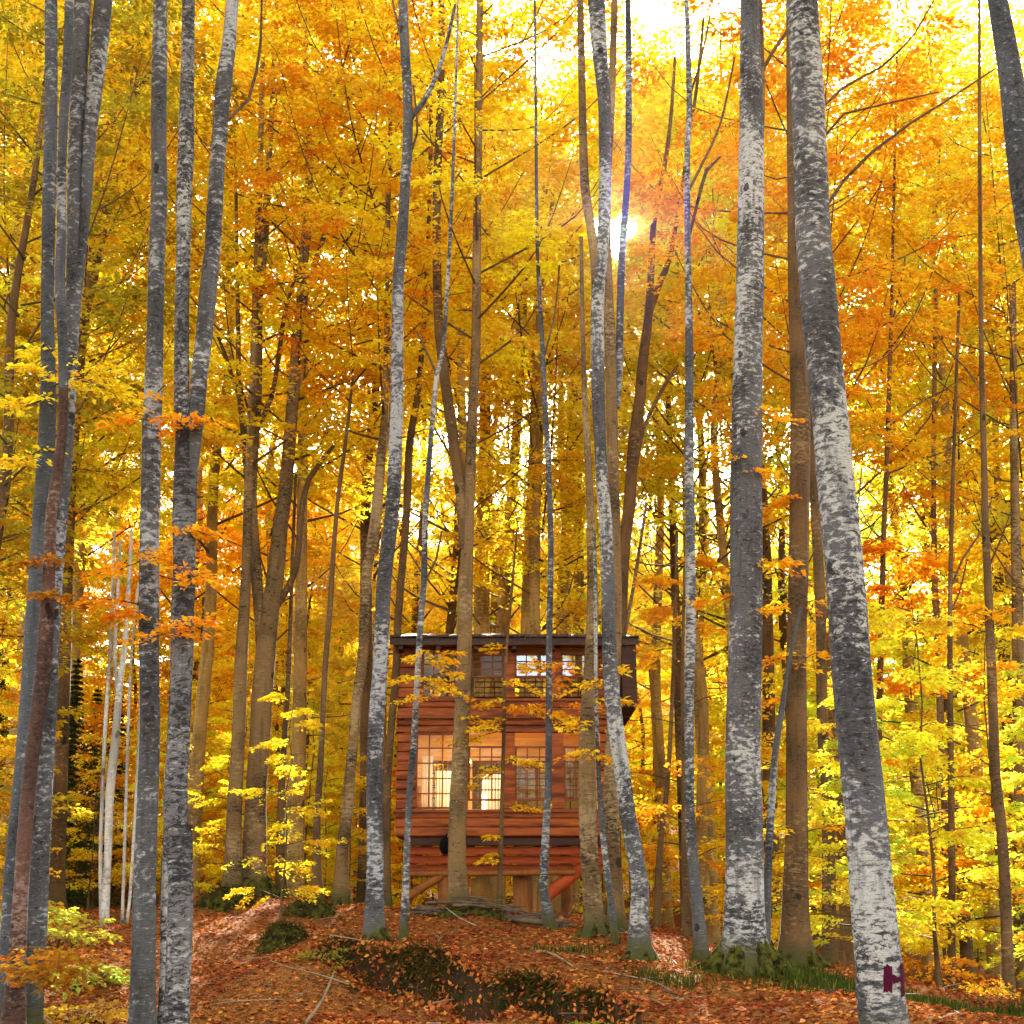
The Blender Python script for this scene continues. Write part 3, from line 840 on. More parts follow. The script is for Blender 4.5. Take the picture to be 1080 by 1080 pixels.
FOREST = [
 # left cluster
 dict(name='beech_tree', Y=15.6, mat='slate', seg=20, label='slim slate-grey trunk at the far left edge, leftmost of the leaning cluster',
      pts=[(4,1075,17),(14,910,17),(22,835,17),(30,740,18),(35,665,18),(40,600,18),(44,540,18),(49,470,18),(51,400,16),(50,330,13),(52,200,14),(54,100,13),(54,0,13)],
      twigs=[(51,400,20,385,GOLD),(51,410,112,388),(50,420,8,440),(48,470,12,500)]),
 dict(name='beech_tree', Y=15.0, mat='red', seg=20, label='leaning trunk with peeled reddish-brown lower stem in the left cluster',
      pts=[(14,1085,24),(21,960,16),(26,885,16),(32,810,15),(38,765,15),(45,715,17),(49,652,15),(52,590,13),(54,540,12),(59,510,12),(65,465,10),(67,410,10)],
      limbs=[([(67,415,10),(66,360,10),(63,295,11),(65,250,10),(65,188,9),(67,125,10),(71,67,10),(73,0,9)],'slate')], flare=.25,
      twigs=[(28,1000,72,1016,(.42,.19,.015),-1.0),(20,1020,58,1035,(.40,.2,.02),-1.0),(52,590,30,600),(45,630,62,628)]),
 dict(name='beech_tree', Y=15.9, mat='grey', seg=20, label='grey trunk forking high up, rightmost of the leaning left cluster',
      pts=[(30,1075,23),(38,985,22),(42,910,20),(46,835,18),(51,752,17),(55,665,16),(60,590,15),(68,500,14),(73,420,14),(76,345,14),(78,250,15),(80,150,15),(84,75,16),(87,0,17)],
      limbs=[([(74,400,12),(80,320,11),(86,262,11),(91,205,12),(95,137,14),(102,75,17),(109,0,19)],)],
      twigs=[(76,400,120,415,GOLD),(74,380,40,365)]),
 dict(name='beech_tree', Y=34, mat='brown', label='brown leaning tree forking twice behind the left cluster', crown=(TALL[1], GOLD, .95, 1),
      pts=[(60,950,16),(66,760,14),(74,520,12),(86,358,11),(98,295,10),(107,250,10),(122,175,11),(131,137,10),(146,60,8),(152,0,6)],
      limbs=[([(92,325,8),(107,175,9),(117,125,9),(124,87,8),(140,40,8),(151,0,6)],),([(131,137,6),(146,95,6),(160,75,5),(175,45,4)],),([(107,220,4),(130,180,3),(160,142,3),(185,110,2)],)]),
 dict(name='beech_tree', Y=15.2, mat='grey', seg=20, label='straight grey trunk with torn bark at its foot, beside the twin-stemmed trunk',
      pts=[(150,1100,27),(150,1060,26),(151,985,25),(153,910,23),(156,835,22),(158,765,21),(157,690,21),(157,615,21),(158,540,20),(159,507,20),(160,445,20),(163,370,18),(164,320,17),(166,250,17),(168,200,17),(167,137,16),(168,67,16),(169,0,14)],
      twigs=[(158,588,108,612,ORANGE,-.2),(158,590,190,575),(160,440,135,450),(160,420,190,395),(157,640,88,632),(157,655,130,640),(158,592,215,610,ORANGE,-.4)]),
 dict(name='beech_tree', Y=14.6, mat='mottled', seg=22, wob=.06, label='twisted mottled trunk splitting into two grey stems on the left',
      pts=[(186,1100,27),(186,1075,26),(188,1035,26),(190,985,27),(191,935,26),(189,885,28),(185,850,25),(186,822,24),(189,777,23),(191,740,22),(192,690,24),(193,640,24),(195,590,23),(195,547,25),(196,507,24),(195,457,18),(192,420,16),(192,382,16),(192,332,15),(194,250,15),(194,212,16),(196,162,17),(197,112,15),(198,62,14),(199,0,13)],
      limbs=[([(198,520,16),(204,470,16),(208,432,16),(210,395,18),(215,357,18),(219,307,18),(224,262,17),(226,225,17),(229,175,16),(232,137,16),(236,87,17),(241,50,15),(245,0,13)],'grey'),
             ([(194,862,14),(201,868,12),(206,872,7)],'brown'),([(232,135,4),(262,105,3.5),(275,45,3),(276,0,2)],'brown')],
      twigs=[(195,560,222,565,ORANGE,-.3),(195,600,212,625),(193,660,225,670),(200,450,170,440),(200,450,222,445),(193,668,160,672)]),
 dict(name='beech_sapling', Y=15.4, mat='pale', label='thin pale stem half hidden behind the mottled twin-stemmed trunk', cat='sapling', flare=.2, seg=10,
      pts=[(170,1075,8),(172,1035,8),(174,935,8),(177,850,7),(180,760,6),(184,680,5)]),
 # poles
 dict(name='dead_tree', Y=30, mat='white', label='bleached white dead trunk, thickest of the pale poles in the dark hollow', flare=.15, seg=10,
      pts=[(110,987,10),(111,960,9),(114,897,8),(116,835,9),(121,790,9),(126,727,7),(132,677,6),(136,615,4.5),(139,560,3)], limbs=[([(124,735,4),(121,690,4),(122,665,3.5),(125,615,3.2),(127,570,2.5)],)]),
 dict(name='dead_tree', Y=30.6, mat='white', label='thin bleached pole just left of the thickest white dead trunk', flare=.1, seg=8,
      pts=[(107,985,4.5),(106,897,4),(110,790,4.2),(112,752,4.2),(116,690,4),(119,615,3.6),(121,560,2.5)]),
 dict(name='dead_tree', Y=31, mat='white', label='slender bleached pole standing right of the thickest white dead trunk', flare=.1, seg=8,
      pts=[(129,970,3.6),(131,910,3.6),(134,810,3.4),(138,700,3),(146,615,2.5)]),
 dict(name='dead_tree', Y=30.3, mat='white', label='slanting bleached pole touching the straight grey trunk', flare=.1, seg=8,
      pts=[(134,972,3.4),(137,947,3.4),(143,847,3),(148,740,2.8),(152,640,2.2)]),
 # left middle
 dict(name='beech_tree', Y=32.0, mat='tan', label='tan trunk standing against the left side of the forked marked beech', roots=4, crown=(TALL[0], GOLD, .95, 1.5),
      pts=[(245,945,19),(246,910,17),(247,860,16),(249,822,15),(252,765,14),(254,702,14),(257,652,12),(259,615,11),(261,560,10),(262,500,9),(266,420,8),(270,300,7),(275,150,6),(278,0,5)]),
 dict(name='beech_tree', Y=32.4, mat='tan', label='stout forked tan beech with a small rust-coloured mark on its trunk', roots=5, crown=(TALL[2], GOLD, 1.0, 2), seg=20,
      pts=[(268,945,28),(268,935,26),(269,885,25),(270,835,22),(274,777,22),(276,740,22),(279,702,22),(284,650,20),(291,602,18),(296,552,16),(301,520,15),(304,482,14),(308,432,13),(311,395,12),(313,357,11),(318,320,11),(319,282,11),(324,237,10),(326,175,8),(322,100,6),(322,37,5),(322,0,4)],
      limbs=[([(276,700,10),(272,640,10),(268,600,9),(263,565,8),(260,495,7),(256,445,7),(252,407,6),(251,345,5),(250,270,4),(248,150,3)],'brown'),
             ([(277,690,10),(272,620,11),(267,560,12),(265,520,12),(267,482,11),(270,420,12),(272,370,10),(272,332,10),(276,282,9),(279,250,9),(282,200,7),(285,150,6),(290,50,5),(292,0,4)],),
             ([(262,465,6),(272,450,6),(286,420,5),(293,382,5),(298,345,5),(303,320,4),(315,280,3)],'brown'),
             ([(317,325,7),(335,270,6),(345,240,5),(365,190,4),(385,140,3)],),
             ([(254,425,5),(236,370,4),(228,350,3)],'brown'),
             ([(292,640,7),(312,600,7),(318,540,7),(326,505,6),(340,485,5),(352,470,4)],'brown')]),
 dict(name='beech_tree', Y=40, mat='ochre', label='broad pale-ochre trunk fading behind the forked marked beech', crown=(TALL[1], GOLD, 1.1, 1),
      pts=[(310,957,21),(311,885,20),(314,810,17),(316,740,15),(318,600,12),(320,400,10),(322,200,7)]),
 dict(name='beech_sapling', Y=33, mat='brown', cat='sapling', label='thin dark stem just right of the forked marked beech', seg=10,
      pts=[(296,950,11),(296,897,10),(297,835,8),(300,780,6),(305,700,5),(308,600,4),(312,500,3)]),
 dict(name='beech_tree', Y=30, mat='brown', label='slender dark tree with gentle lean, midway between forked beech and cabin', crown=(TALL[3], ORANGE, .6, 6), seg=12,
      pts=[(334,957,13),(334,922,10),(334,872,8),(337,822,7),(340,765,6),(343,702,6),(348,640,6),(352,577,5),(357,520,4.5),(364,470,4),(372,400,3)]),
 dict(name='beech_tree', Y=31, mat='tan', label='leaning grey-brown trunk just left of the long curved grey trunk', roots=3, crown=(TALL[2], GOLD, .9, 3),
      pts=[(360,955,17),(360,947,16),(361,897,13),(366,860,13),(369,822,12),(372,790,11),(376,740,10),(383,690,11),(385,640,11),(387,602,11),(396,552,12),(399,520,11),(402,482,10),(406,432,7),(407,370,5),(409,270,4),(412,120,4),(414,0,3)],
      limbs=[([(402,490,5),(412,440,4),(411,380,4),(408,300,3),(408,180,3)],)]),
 dict(name='beech_tree', Y=22.5, mat='grey', seg=20, label='long gently curved grey trunk with mossy foot left of the cabin', roots=5, flare=.4,
      pts=[(397,1003,26),(395,985,22),(396,910,18),(395,835,17),(397,765,17),(402,690,16),(405,615,16),(411,565,15),(415,520,15),(418,445,14),(419,370,13),(420,295,12),(424,250,12),(427,200,11),(430,150,11),(430,100,10),(427,50,10),(425,0,10)],
      limbs=[([(430,128,6),(445,110,6),(455,92,5),(464,70,5),(470,50,4),(480,5,3.5)],),([(428,60,3),(418,20,2.5),(410,-20,2)],'brown'),([(427,175,3),(440,140,2.5),(436,90,2)],'brown')]),
 dict(name='beech_tree', Y=33, mat='brown', label='brown trunk rising at the cabin left corner, behind the curved grey trunk', crown=None, seg=12,
      pts=[(408,955,10),(408,910,8),(408,835,9),(412,777,8),(418,702,8),(420,652,8),(425,590,8),(429,540,8),(432,470,8),(440,420,7),(445,370,6),(452,250,5),(455,100,4),(456,0,4)]),
 dict(name='beech_tree', Y=24, mat='pale', label='thin pale trunk leaning in front of the cabin left windows', seg=12, flare=.3,
      pts=[(425,991,10),(426,985,8.5),(429,910,7),(432,835,7),(436,790,7),(439,740,6.5),(443,665,6.5),(447,615,6.5),(449,540,6),(456,445,5.5),(461,395,5),(467,370,4.5),(472,300,4),(477,200,3.5),(482,50,2.5),(483,0,2)],
      limbs=[([(461,395,3),(452,375,2.5),(440,350,2)],'brown'),([(450,610,2.5),(460,590,2.5),(466,560,2)],'brown')],
      twigs=[(441,700,480,690,AMBER,-.3),(440,720,490,705),(438,740,425,735),(440,715,415,722),(445,690,425,700),(442,720,475,735)]),
 dict(name='beech_tree', Y=29, mat='tan', label='sturdy tan trunk standing in front of the cabin between its windows', roots=5, crown=(TALL[3], GOLD, .8, 5), seg=18,
      pts=[(484,964,26),(484,955,22),(482,910,19),(483,850,18),(486,780,17),(489,700,16),(491,640,15),(492,600,14),(495,520,12),(498,440,11),(502,360,10),(503,250,9),(505,100,8),(506,0,7)],
      limbs=[([(490,580,12),(487,530,12),(483,500,12),(475,440,12),(468,390,11),(462,330,10),(461,200,9),(465,100,8),(466,0,7)],'brown')]),
 dict(name='beech_sapling', Y=29.5, mat='brown', cat='sapling', label='thin sapling with tiers of orange sprays before the cabin middle', seg=8, flare=.3,
      pts=[(527,968,6),(527,940,5.5),(529,860,4.5),(531,790,4),(533,700,3.5),(540,620,3),(545,560,2)],
      twigs=[(531,760,500,775,AMBER,-.9),(531,750,560,745,ORANGE,-.8),(532,735,495,760),(532,720,570,735),(531,800,575,815),(531,810,500,830),(530,850,556,855),(529,880,512,885),(528,900,510,915),(532,700,575,705),(533,690,515,680),(532,745,590,760),(531,770,480,790)]),
 dict(name='beech_tree', Y=27, mat='grey', label='thin tree with kinked foot in front of the cabin right windows', seg=12, flare=.4,
      pts=[(582,982,12),(577,960,10),(573,935,9),(574,910,9),(576,872,8),(578,835,7),(579,765,7),(579,690,6.5),(580,640,6.5),(581,565,6),(578,482,6),(575,432,5.5),(573,382,5),(567,270,4),(566,200,3.5),(565,100,3),(564,0,2.5)],
      limbs=[([(573,380,2.5),(585,330,2),(590,280,2)],'brown')],
      twigs=[(579,700,555,712,ORANGE,-.4),(579,720,605,700),(579,750,620,745)]),
 # centre right clump
 dict(name='beech_tree', Y=22, mat='pale', seg=20, label='tall pale trunk bowing out at its mossy foot, beside the sun', roots=6, flare=.4,
      pts=[(677,1016,28),(674,997,22),(674,972,20),(675,935,18),(669,897,18),(662,860,17),(657,822,17),(649,765,17),(644,715,16),(642,665,15),(641,615,14),(639,552,14),(636,520,13),(633,470,13),(631,420,14),(630,370,14),(630,320,14),(633,282,14),(636,250,13),(638,200,13),(638,150,13),(637,100,14),(632,50,16),(629,0,18)],
      limbs=[([(630,330,10),(627,270,10),(623,238,10),(617,200,10),(615,150,9),(614,100,8),(613,50,8),(612,0,7)],'tan')]),
 dict(name='beech_tree', Y=24.5, mat='tan', seg=18, label='thick tan trunk rising past the cabin right edge, left in the clump', roots=3, crown=None,
      pts=[(628,988,22),(627,972,19),(624,935,19),(621,885,19),(620,835,19),(619,780,17),(622,715,14),(625,640,12),(623,540,9),(618,440,7),(615,360,5),(613,250,4)]),
 dict(name='beech_tree', Y=25.5, mat='tan', seg=18, label='tan trunk standing directly behind the tall pale bowed trunk', flare=.4,
      pts=[(650,986,19),(650,960,17),(647,910,17),(644,835,16),(646,765,13),(650,650,12),(649,560,11),(646,470,12),(644,370,12),(640,290,11),(640,200,9),(645,100,8),(648,0,7)],
      limbs=[([(650,430,8),(653,390,8),(654,340,8),(655,295,8),(657,250,8),(661,200,7),(663,150,7),(663,100,7),(663,50,6.5),(662,0,6)],'grey')]),
 dict(name='beech_sapling', Y=22.8, mat='pale', cat='sapling', label='thin whitish stem leaning between the two trunks of the centre clump', seg=10, flare=.3,
      pts=[(648,990,8),(648,985,7),(644,947,7),(639,910,7),(634,860,6),(631,810,5),(629,750,4),(628,650,4),(627,560,3)],
      twigs=[(629,700,655,712,AMBER,-.3),(629,720,610,735),(629,740,660,735),(630,790,605,800),(630,800,650,805),(629,760,600,770)]),
 dict(name='beech_tree', Y=34, mat='brown', label='dark brown tree leaning away to the sun, forked at mid height', crown=None,
      pts=[(648,960,14),(650,760,13),(655,665,12),(657,615,11),(660,565,12),(664,532,13),(666,495,12),(670,457,13),(675,420,12),(678,382,11),(684,332,9),(687,282,7),(690,230,6),(700,180,5),(707,130,4),(712,60,3)],
      limbs=[([(684,335,6),(697,295,7),(707,270,5),(722,180,4),(735,90,3.5),(742,20,3)],),([(666,520,4),(680,450,4),(702,405,4),(715,385,3)],),([(657,680,4),(668,620,4),(676,570,3.5),(682,530,3)],'tan')]),
 dict(name='beech_tree', Y=32, mat='brown', label='reddish leaf-hung stem between the bowed trunk and the white-footed trunk', seg=10, crown=(YOUNG[1], ORANGE, 1.1, .3),
      pts=[(692,1008,9),(694,935,8),(697,885,6.5),(703,835,5.5),(708,760,4.5),(712,650,4),(714,560,3)]),
 dict(name='beech_tree', Y=23.5, mat='pale', seg=16, label='slender straight tree with whitish curved foot left of the massive root-flared beech', flare=.4, 
      pts=[(740,1019,18),(739,997,14),(736,960,13),(732,922,12),(729,885,11),(727,835,10),(727,790,10),(727,740,10),(728,690,11),(729,640,11.5),(728,602,11),(728,552,10),(727,495,10),(727,420,9),(727,370,9),(726,295,7),(725,225,6.5),(725,162,6),(727,112,6),(726,62,6),(724,0,5)],
      limbs=[([(727,200,3),(742,170,3),(760,130,2.5),(775,60,2)],'brown'),([(725,110,2.5),(740,60,2.5),(750,10,2)],'brown'),([(727,250,3),(745,180,4),(760,165,2)],'brown')],
      twigs=[(728,600,770,615,AMBER,.5)]),
 dict(name='beech_sapling', Y=27, mat='brown', cat='sapling', label='dark thin stem just behind the slender white-footed tree', seg=10,
      pts=[(724,1012,9),(722,885,7),(721,800,5),(720,700,4),(722,600,3)]),
 dict(name='beech_tree', Y=21, mat='pale', seg=24, label='massive pale beech with mossy spreading roots right of centre', roots=8, flare=.4,
      pts=[(785,1024,50),(785,987,43),(785,920,40),(784,853,39),(783,787,37),(785,720,36),(787,627,34),(787,527,34),(788,427,32),(789,360,30),(791,300,30),(792,200,27),(792,100,24),(791,0,20)],
      limbs=[([(800,190,8),(803,100,8),(800,0,8)],'brown'),([(800,82,4),(815,55,4),(832,30,3.5)],'brown')],
      twigs=[(787,430,830,450,ORANGE,-.3),(787,490,755,470),(787,600,830,590),(786,625,750,640),(787,640,815,652),(787,500,825,500)]),
 dict(name='beech_sapling', Y=22.5, mat='grey', cat='sapling', label='pale thin leaning stem between the massive beech and the dark rough trunk', seg=10, flare=.3,
      pts=[(808,1022,9),(810,930,8),(812,880,8),(817,800,7),(826,740,6),(832,700,4),(845,640,3)]),
 dict(name='beech_tree', Y=24, mat='brown', seg=18, label='dark rough-barked trunk standing behind the trunk painted with an H', roots=4, flare=.35,
      pts=[(841,1022,36),(839,985,31),(839,935,27),(840,885,24),(840,810,22),(840,765,22),(840,690,21),(842,615,21),(843,540,21),(844,445,21),(842,395,18),(839,300,16),(838,200,15),(836,100,13),(835,0,12)],
      twigs=[(842,530,805,520,ORANGE,-.3),(841,690,800,705),(841,640,890,625),(841,700,870,685),(840,870,800,880,AMBER,-.4),(840,880,905,870),(841,740,800,745)]),
 dict(name='beech_tree', Y=28, mat='brown', seg=14, label='narrow dark trunk tucked left behind the trunk painted with an H', crown=(TALL[3], ORANGE, .8, 4),
      pts=[(877,1030,18),(875,985,15),(874,910,14),(873,835,13),(869,790,12),(867,740,11.5),(866,665,11),(863,590,11),(860,540,10),(857,480,10),(853,400,9),(850,250,8),(848,100,6)]),
 dict(name='beech_tree', Y=34, mat='tan', seg=12, label='orange-tinted trunk showing through a gap left of the painted trunk', crown=(TALL[0], ORANGE, .9, 1),
      pts=[(893,1042,15),(893,1000,14),(889,900,11),(886,835,9),(882,760,8),(878,600,7),(875,400,6)]),
 dict(name='beech_tree', Y=13, mat='pale', seg=30, wob=.02, label='big leaning silver trunk painted with a maroon letter H', flare=.15,
      pts=[(936,1130,53),(933,1080,51),(930,1060,50),(926,1010,48),(921,960,47),(917,910,45),(913,860,44),(908,810,43),(899,715,42),(894,640,41),(890,590,40),(885,540,40),(880,495,39),(876,445,38),(871,395,37),(866,345,38),(862,295,38),(858,250,37),(856,200,36),(854,150,35),(852,100,35),(849,50,33),(846,0,32)],
      limbs=[([(873,215,4),(890,190,3.5),(920,160,3.5),(960,130,3),(1000,105,2.5),(1050,72,1.5)],'brown',14.5),([(868,112,3.5),(890,92,3),(930,70,2.5),(965,35,2),(985,0,1.5)],'brown',14.5),([(871,142,3),(890,120,2.5),(940,108,2),(990,97,1.5)],'brown',14.5)]),
 dict(name='beech_tree', Y=12.2, mat='slate', seg=22, label='bluish trunk leaning out of the top right corner',
      pts=[(1200,1100,44),(1165,800,40),(1130,520,36),(1108,360,32),(1088,250,29),(1079,195,28),(1073,140,27),(1067,87,25),(1061,50,23),(1052,0,20)]),
 dict(name='beech_tree', Y=33, mat='brown', seg=10, label='very thin brown tree close right of the painted trunk', crown=(YOUNG[2], ORANGE, 1.4, .5),
      pts=[(922,1052,8),(925,850,7.5),(927,765,7),(928,715,6.5),(930,640,6),(932,565,5.5),(935,495,5),(938,395,4.5),(940,332,3.5),(943,200,3),(946,60,2)],
      limbs=[([(937,450,2),(970,425,2),(1000,410,1.5)],),([(936,500,2),(960,490,2),(1010,470,1.5),(1040,450,1)],),([(939,350,2),(950,300,2),(955,270,1.5)],)]),
 dict(name='beech_tree', Y=36, mat='tan', seg=10, label='orange-brown trunk partly covered by the dark straight stem at right', crown=(YOUNG[3], ORANGE, 1.6, 0),
      pts=[(1004,1066,9),(1003,985,9),(999,910,8.5),(996,835,8),(992,765,7.5),(990,690,7),(986,615,6.5),(985,552,5.5),(985,450,5),(987,300,4)]),
 dict(name='beech_tree', Y=30, mat='brown', seg=10, label='dark straight stem in front of the orange-brown trunk at right',
      pts=[(1004,1064,8),(1004,935,7.5),(1003,835,7),(1002,715,6),(1002,640,5),(1004,540,4.5),(1008,420,3.5),(1012,300,3)],
      limbs=[([(1003,620,2.5),(1015,590,2.5),(1035,560,2),(1045,530,1.5)],),([(1003,645,2.5),(1012,625,2),(1020,590,1.5)],)]),
 dict(name='beech_tree', Y=25, mat='brown', seg=14, label='brown tree bending to the lower right corner with a pale foot',
      pts=[(1064,1062,13),(1062,997,12),(1060,935,11.5),(1056,872,11.5),(1050,822,11),(1048,777,10.5),(1046,715,10),(1044,665,9.5),(1042,615,8.5),(1039,552,7.5),(1038,495,6.5),(1036,420,6),(1035,357,5),(1034,270,4.5),(1033,100,3.5),(1033,0,3)],
      limbs=[([(1036,415,2),(1020,390,2),(1000,370,1.5),(985,345,1)],),([(1042,600,2),(1055,570,2),(1066,540,1.5)],)],
      twigs=[(1042,640,1020,650,ORANGE),(1046,700,1070,715),(1044,650,1072,640)]),
 dict(name='beech_tree', Y=33, mat='tan', seg=12, label='orange trunk hugging the right edge of the view', crown=(TALL[1], AMBER, .8, 2),
      pts=[(1080,1060,12),(1075,980,11),(1074,900,11),(1075,835,12),(1074,740,12),(1073,640,12),(1070,500,9),(1068,300,7)]),
]
for i, (px, top, Y, wd, lab) in enumerate([(508, 200, 47, 17, 'faded ochre trunk rising behind the cabin roof, beside the sturdy tan trunk'), (530, 180, 50, 14, 'faded ochre trunk slanting right behind the cabin roof'),
        (559, 180, 46, 20, 'broadest faded ochre trunk rising behind the middle of the cabin roof'), (593, 250, 49, 14, 'faded yellow trunk behind the cabin roof, right of the thin kinked tree'), (608, 330, 52, 8, 'thin faded trunk at the right end behind the cabin roof')]):
    sl_ = (6, 28, 12, 20, 8)[i]
    FOREST.append(dict(name='beech_tree', Y=Y, mat='ochre', label=lab, seg=12, flare=.1, crown=(TALL[i % 4], (GOLD, LEMON)[i % 2], 1.0, 2) if i < 3 else None,
        pts=[(px - sl_ * .2, 955, wd * 1.25), (px, 668, wd), (px + sl_ * .3, 540, wd * .8), (px + sl_ * .65, 400, wd * .65), (px + sl_, top, wd * .45)]))
for k in FOREST: tree(**k)

# ---------------------------------------------------------------- painted marks
def paint_on(label, rects, name, mat, lift=.004):
    t, tr, c, Y = TREES[label]
    a = Acc()
    for (x0, y0, x1, y1) in rects:
        nx, ny = 5, 6
        V = []
        for j in range(ny + 1):
            py = y0 + (y1 - y0) * j / ny
            zz = P(540, py, Y)[2]
            k = int(np.clip(np.searchsorted(c[:, 2], zz), 1, len(c) - 1))
            f = (zz - c[k - 1][2]) / (c[k][2] - c[k - 1][2] + 1e-9)
            q = c[k - 1] + (c[k] - c[k - 1]) * f
            for i in range(nx + 1):
                px = x0 + (x1 - x0) * i / nx + random.uniform(-.4, .4) * (1 if i in (0, nx) else 0)
                wx = P(px, py, Y)[0]
                off = float(np.clip(wx - q[0], -q[3] * .97, q[3] * .97))
                rr = q[3] * 1.035 + lift
                V.append((q[0] + off * rr / q[3], q[1] - math.sqrt(max(rr * rr - (off * rr / q[3]) ** 2, 0)), zz + (random.uniform(-.014, .014) if j in (0, ny) else 0)))
        F = [(j * (nx + 1) + i, j * (nx + 1) + i + 1, (j + 1) * (nx + 1) + i + 1, (j + 1) * (nx + 1) + i) for j in range(ny) for i in range(nx)]
        a.add(V, F, 0, True)
    a.build(name, mat, t)
paint_on('big leaning silver trunk painted with a maroon letter H', [(925.5, 1017, 934.5, 1045), (944, 1016, 949.5, 1050), (934.5, 1028, 944, 1035)], 'painted_letter', PAINT)
paint_on('stout forked tan beech with a small rust-coloured mark on its trunk', [(271, 902, 280, 905), (271, 905, 273.5, 914), (277.5, 905, 280, 914), (270, 914, 281, 917), (274.5, 906, 276.5, 912), (273, 917, 275, 922), (278, 917, 280, 922)], 'painted_mark', PAINT2)

# ---------------------------------------------------------------- forest behind
g = np.random.default_rng(42)
def inpx(x, y): return 540 + x / (y / CP) * FPX      # rough column of a place on the ground
def pick(px, g):
    if px < 60: pal = [OLIVE, GOLD, LIME, AMBER]
    elif px < 480: pal = [AMBER, GOLD, GOLD, ORANGE, LEMON, GOLD]
    elif px < 800: pal = [GOLD, LEMON, AMBER, GOLD]
    else: pal = [LEMON, GOLD, LEMON, LIME]
    return jit(pal[g.integers(len(pal))], g, .06)
placed = [(t[0].location.x, t[0].location.y) for t in TREES.values()]
def free(x, y, d):
    return all((x - a) ** 2 + (y - b) ** 2 > d * d for a, b in placed) and not (-4.5 < x < 5 and 30 < y < 41)
def scatter(n, y0, y1, d, fn, xpad=120, ok=lambda px, y: True):
    c = 0
    for _ in range(n * 40):
        if c >= n: break
        y = math.sqrt(g.uniform(y0 ** 2, y1 ** 2)); px = g.uniform(-xpad, 1080 + xpad)
        x = (px - 540) / FPX * y / CP
        if not free(x, y, d) or not ok(px, y): continue
        placed.append((x, y)); fn(x, y, px); c += 1
def hole(px, y): return not (abs(px - 135) < 45 and y < 60) and not (abs(px - 655) < 26)
def t_tall(x, y, px):
    k = g.integers(4)
    planted('beech_tree', x, y, ST_TALL[('ochre', 'brown')[g.integers(2)]][g.integers(3)], TALL[k], pick(px, g), 'tall golden beech deep in the forest behind the cabin', 'tree', 'golden beeches deep in the forest', g.uniform(.85, 1.15))
def t_low(x, y, px):
    planted('beech_tree', x, y, ST_LOW, LOW[g.integers(3)], pick(px, g), 'leafy beech closing the view far behind the cabin', 'tree', 'leafy beeches closing the view', g.uniform(.9, 1.4))
def t_young(x, y, px):
    cc = jit([LEMON, LIME, LEMON, GOLD][g.integers(4)], g, .06) if (px > 840 and g.random() < .75) else pick(px, g) if g.random() < .55 else jit([ORANGE, AMBER, ORANGE, GOLD][g.integers(4)], g, .06)
    planted('young_beech', x, y, ST_YOUNG[g.integers(2)], YOUNG[g.integers(4)], cc, 'young beech with level tiers of autumn leaves in the understorey', 'young tree', 'young beeches in the understorey', g.uniform(.6, 1.25))
for px, Y, s in ((20, 48, .42), (62, 52, .44), (95, 46, .41), (140, 55, .42), (-20, 44, .45), (1032, 60, .35), (50, 43, .41), (118, 60, .45)):
    x = (px - 540) / FPX * Y / CP; placed.append((x, Y))
    if s > .4: planted('spruce_tree', x, Y, ST_SPRUCE, SPRUCE[px % 2], (0.045, 0.075, 0.02, 1), 'dark spruce in the shaded hollow behind the white poles', 'tree', 'dark spruces in the hollow', s)
    else: planted('spruce_tree', x, Y, ST_SPRUCE, SPRUCE[0], (0.05, 0.09, 0.02, 1), 'small dark spruce among yellow leaves at right', 'tree', None, s)
def strata(step, y0, y1, s0, s1, skip=lambda px, y: False):
    for px0 in np.arange(-150, 1260, step):
        for _ in range(30):
            px = px0 + g.uniform(0, step); y = g.uniform(y0, y1); x = (px - 540) / FPX * y / CP
            if skip(px, y): break
            if not free(x, y, 2.6): continue
            placed.append((x, y)); k = g.integers(4)
            planted('beech_tree', x, y, ST_TALL[('ochre', 'brown')[g.integers(2)]][g.integers(3)], TALL[k], pick(px, g), 'tall golden beech deep in the forest behind the cabin', 'tree', 'golden beeches deep in the forest', g.uniform(s0, s1))
            break
sunny = lambda px, y: -12 - 350 / y < px - 662 < 12 + 900 / y
strata(58, 36, 46, 1.0, 1.25, lambda px, y: (230 < px < 640 and g.random() < .8) or sunny(px, y) or 105 < px < 190 or (px > 800 and g.random() < .4))
strata(50, 47, 66, 1.2, 1.5, lambda px, y: sunny(px, y) or abs(px - 140) < 30 or (300 < px < 600 and g.random() < .4))
strata(46, 70, 98, 1.1, 1.4, lambda px, y: abs(px - 655) < 22)
for px, y, s_, cl in ((410, 62, 1.4, LEMON), (40, 39, 1.25, GOLD), (482, 41, 1.2, GOLD), (1010, 41, 1.2, LEMON), (572, 43.5, 1.15, GOLD), (690, 60, 1.45, LEMON), (625, 64, 1.5, GOLD), (735, 52, 1.35, LEMON), (590, 57, 1.4, LEMON), (765, 44, 1.15, GOLD), (520, 62, 1.4, GOLD)):
    x = (px - 540) / FPX * y / CP; placed.append((x, y))
    planted('beech_tree', x, y, ST_TALL['ochre'][px % 3], TALL[px % 4], jit(cl, g), 'tall golden beech deep in the forest behind the cabin', 'tree', 'golden beeches deep in the forest', s_)
for px in range(-140, 1240, 38):
    y = g.uniform(98, 128); px = px + g.uniform(0, 30); x = (px - 540) / FPX * y / CP
    placed.append((x, y)); t_low(x, y, px)
planted('beech_tree', (0 - 540) / FPX * 27 / CP, 27, ST_TALL['brown'][0], TALL[2], (.42, .33, .02, 1), 'olive-leaved beech with dense hanging foliage at the left border', 'tree', None, .85)
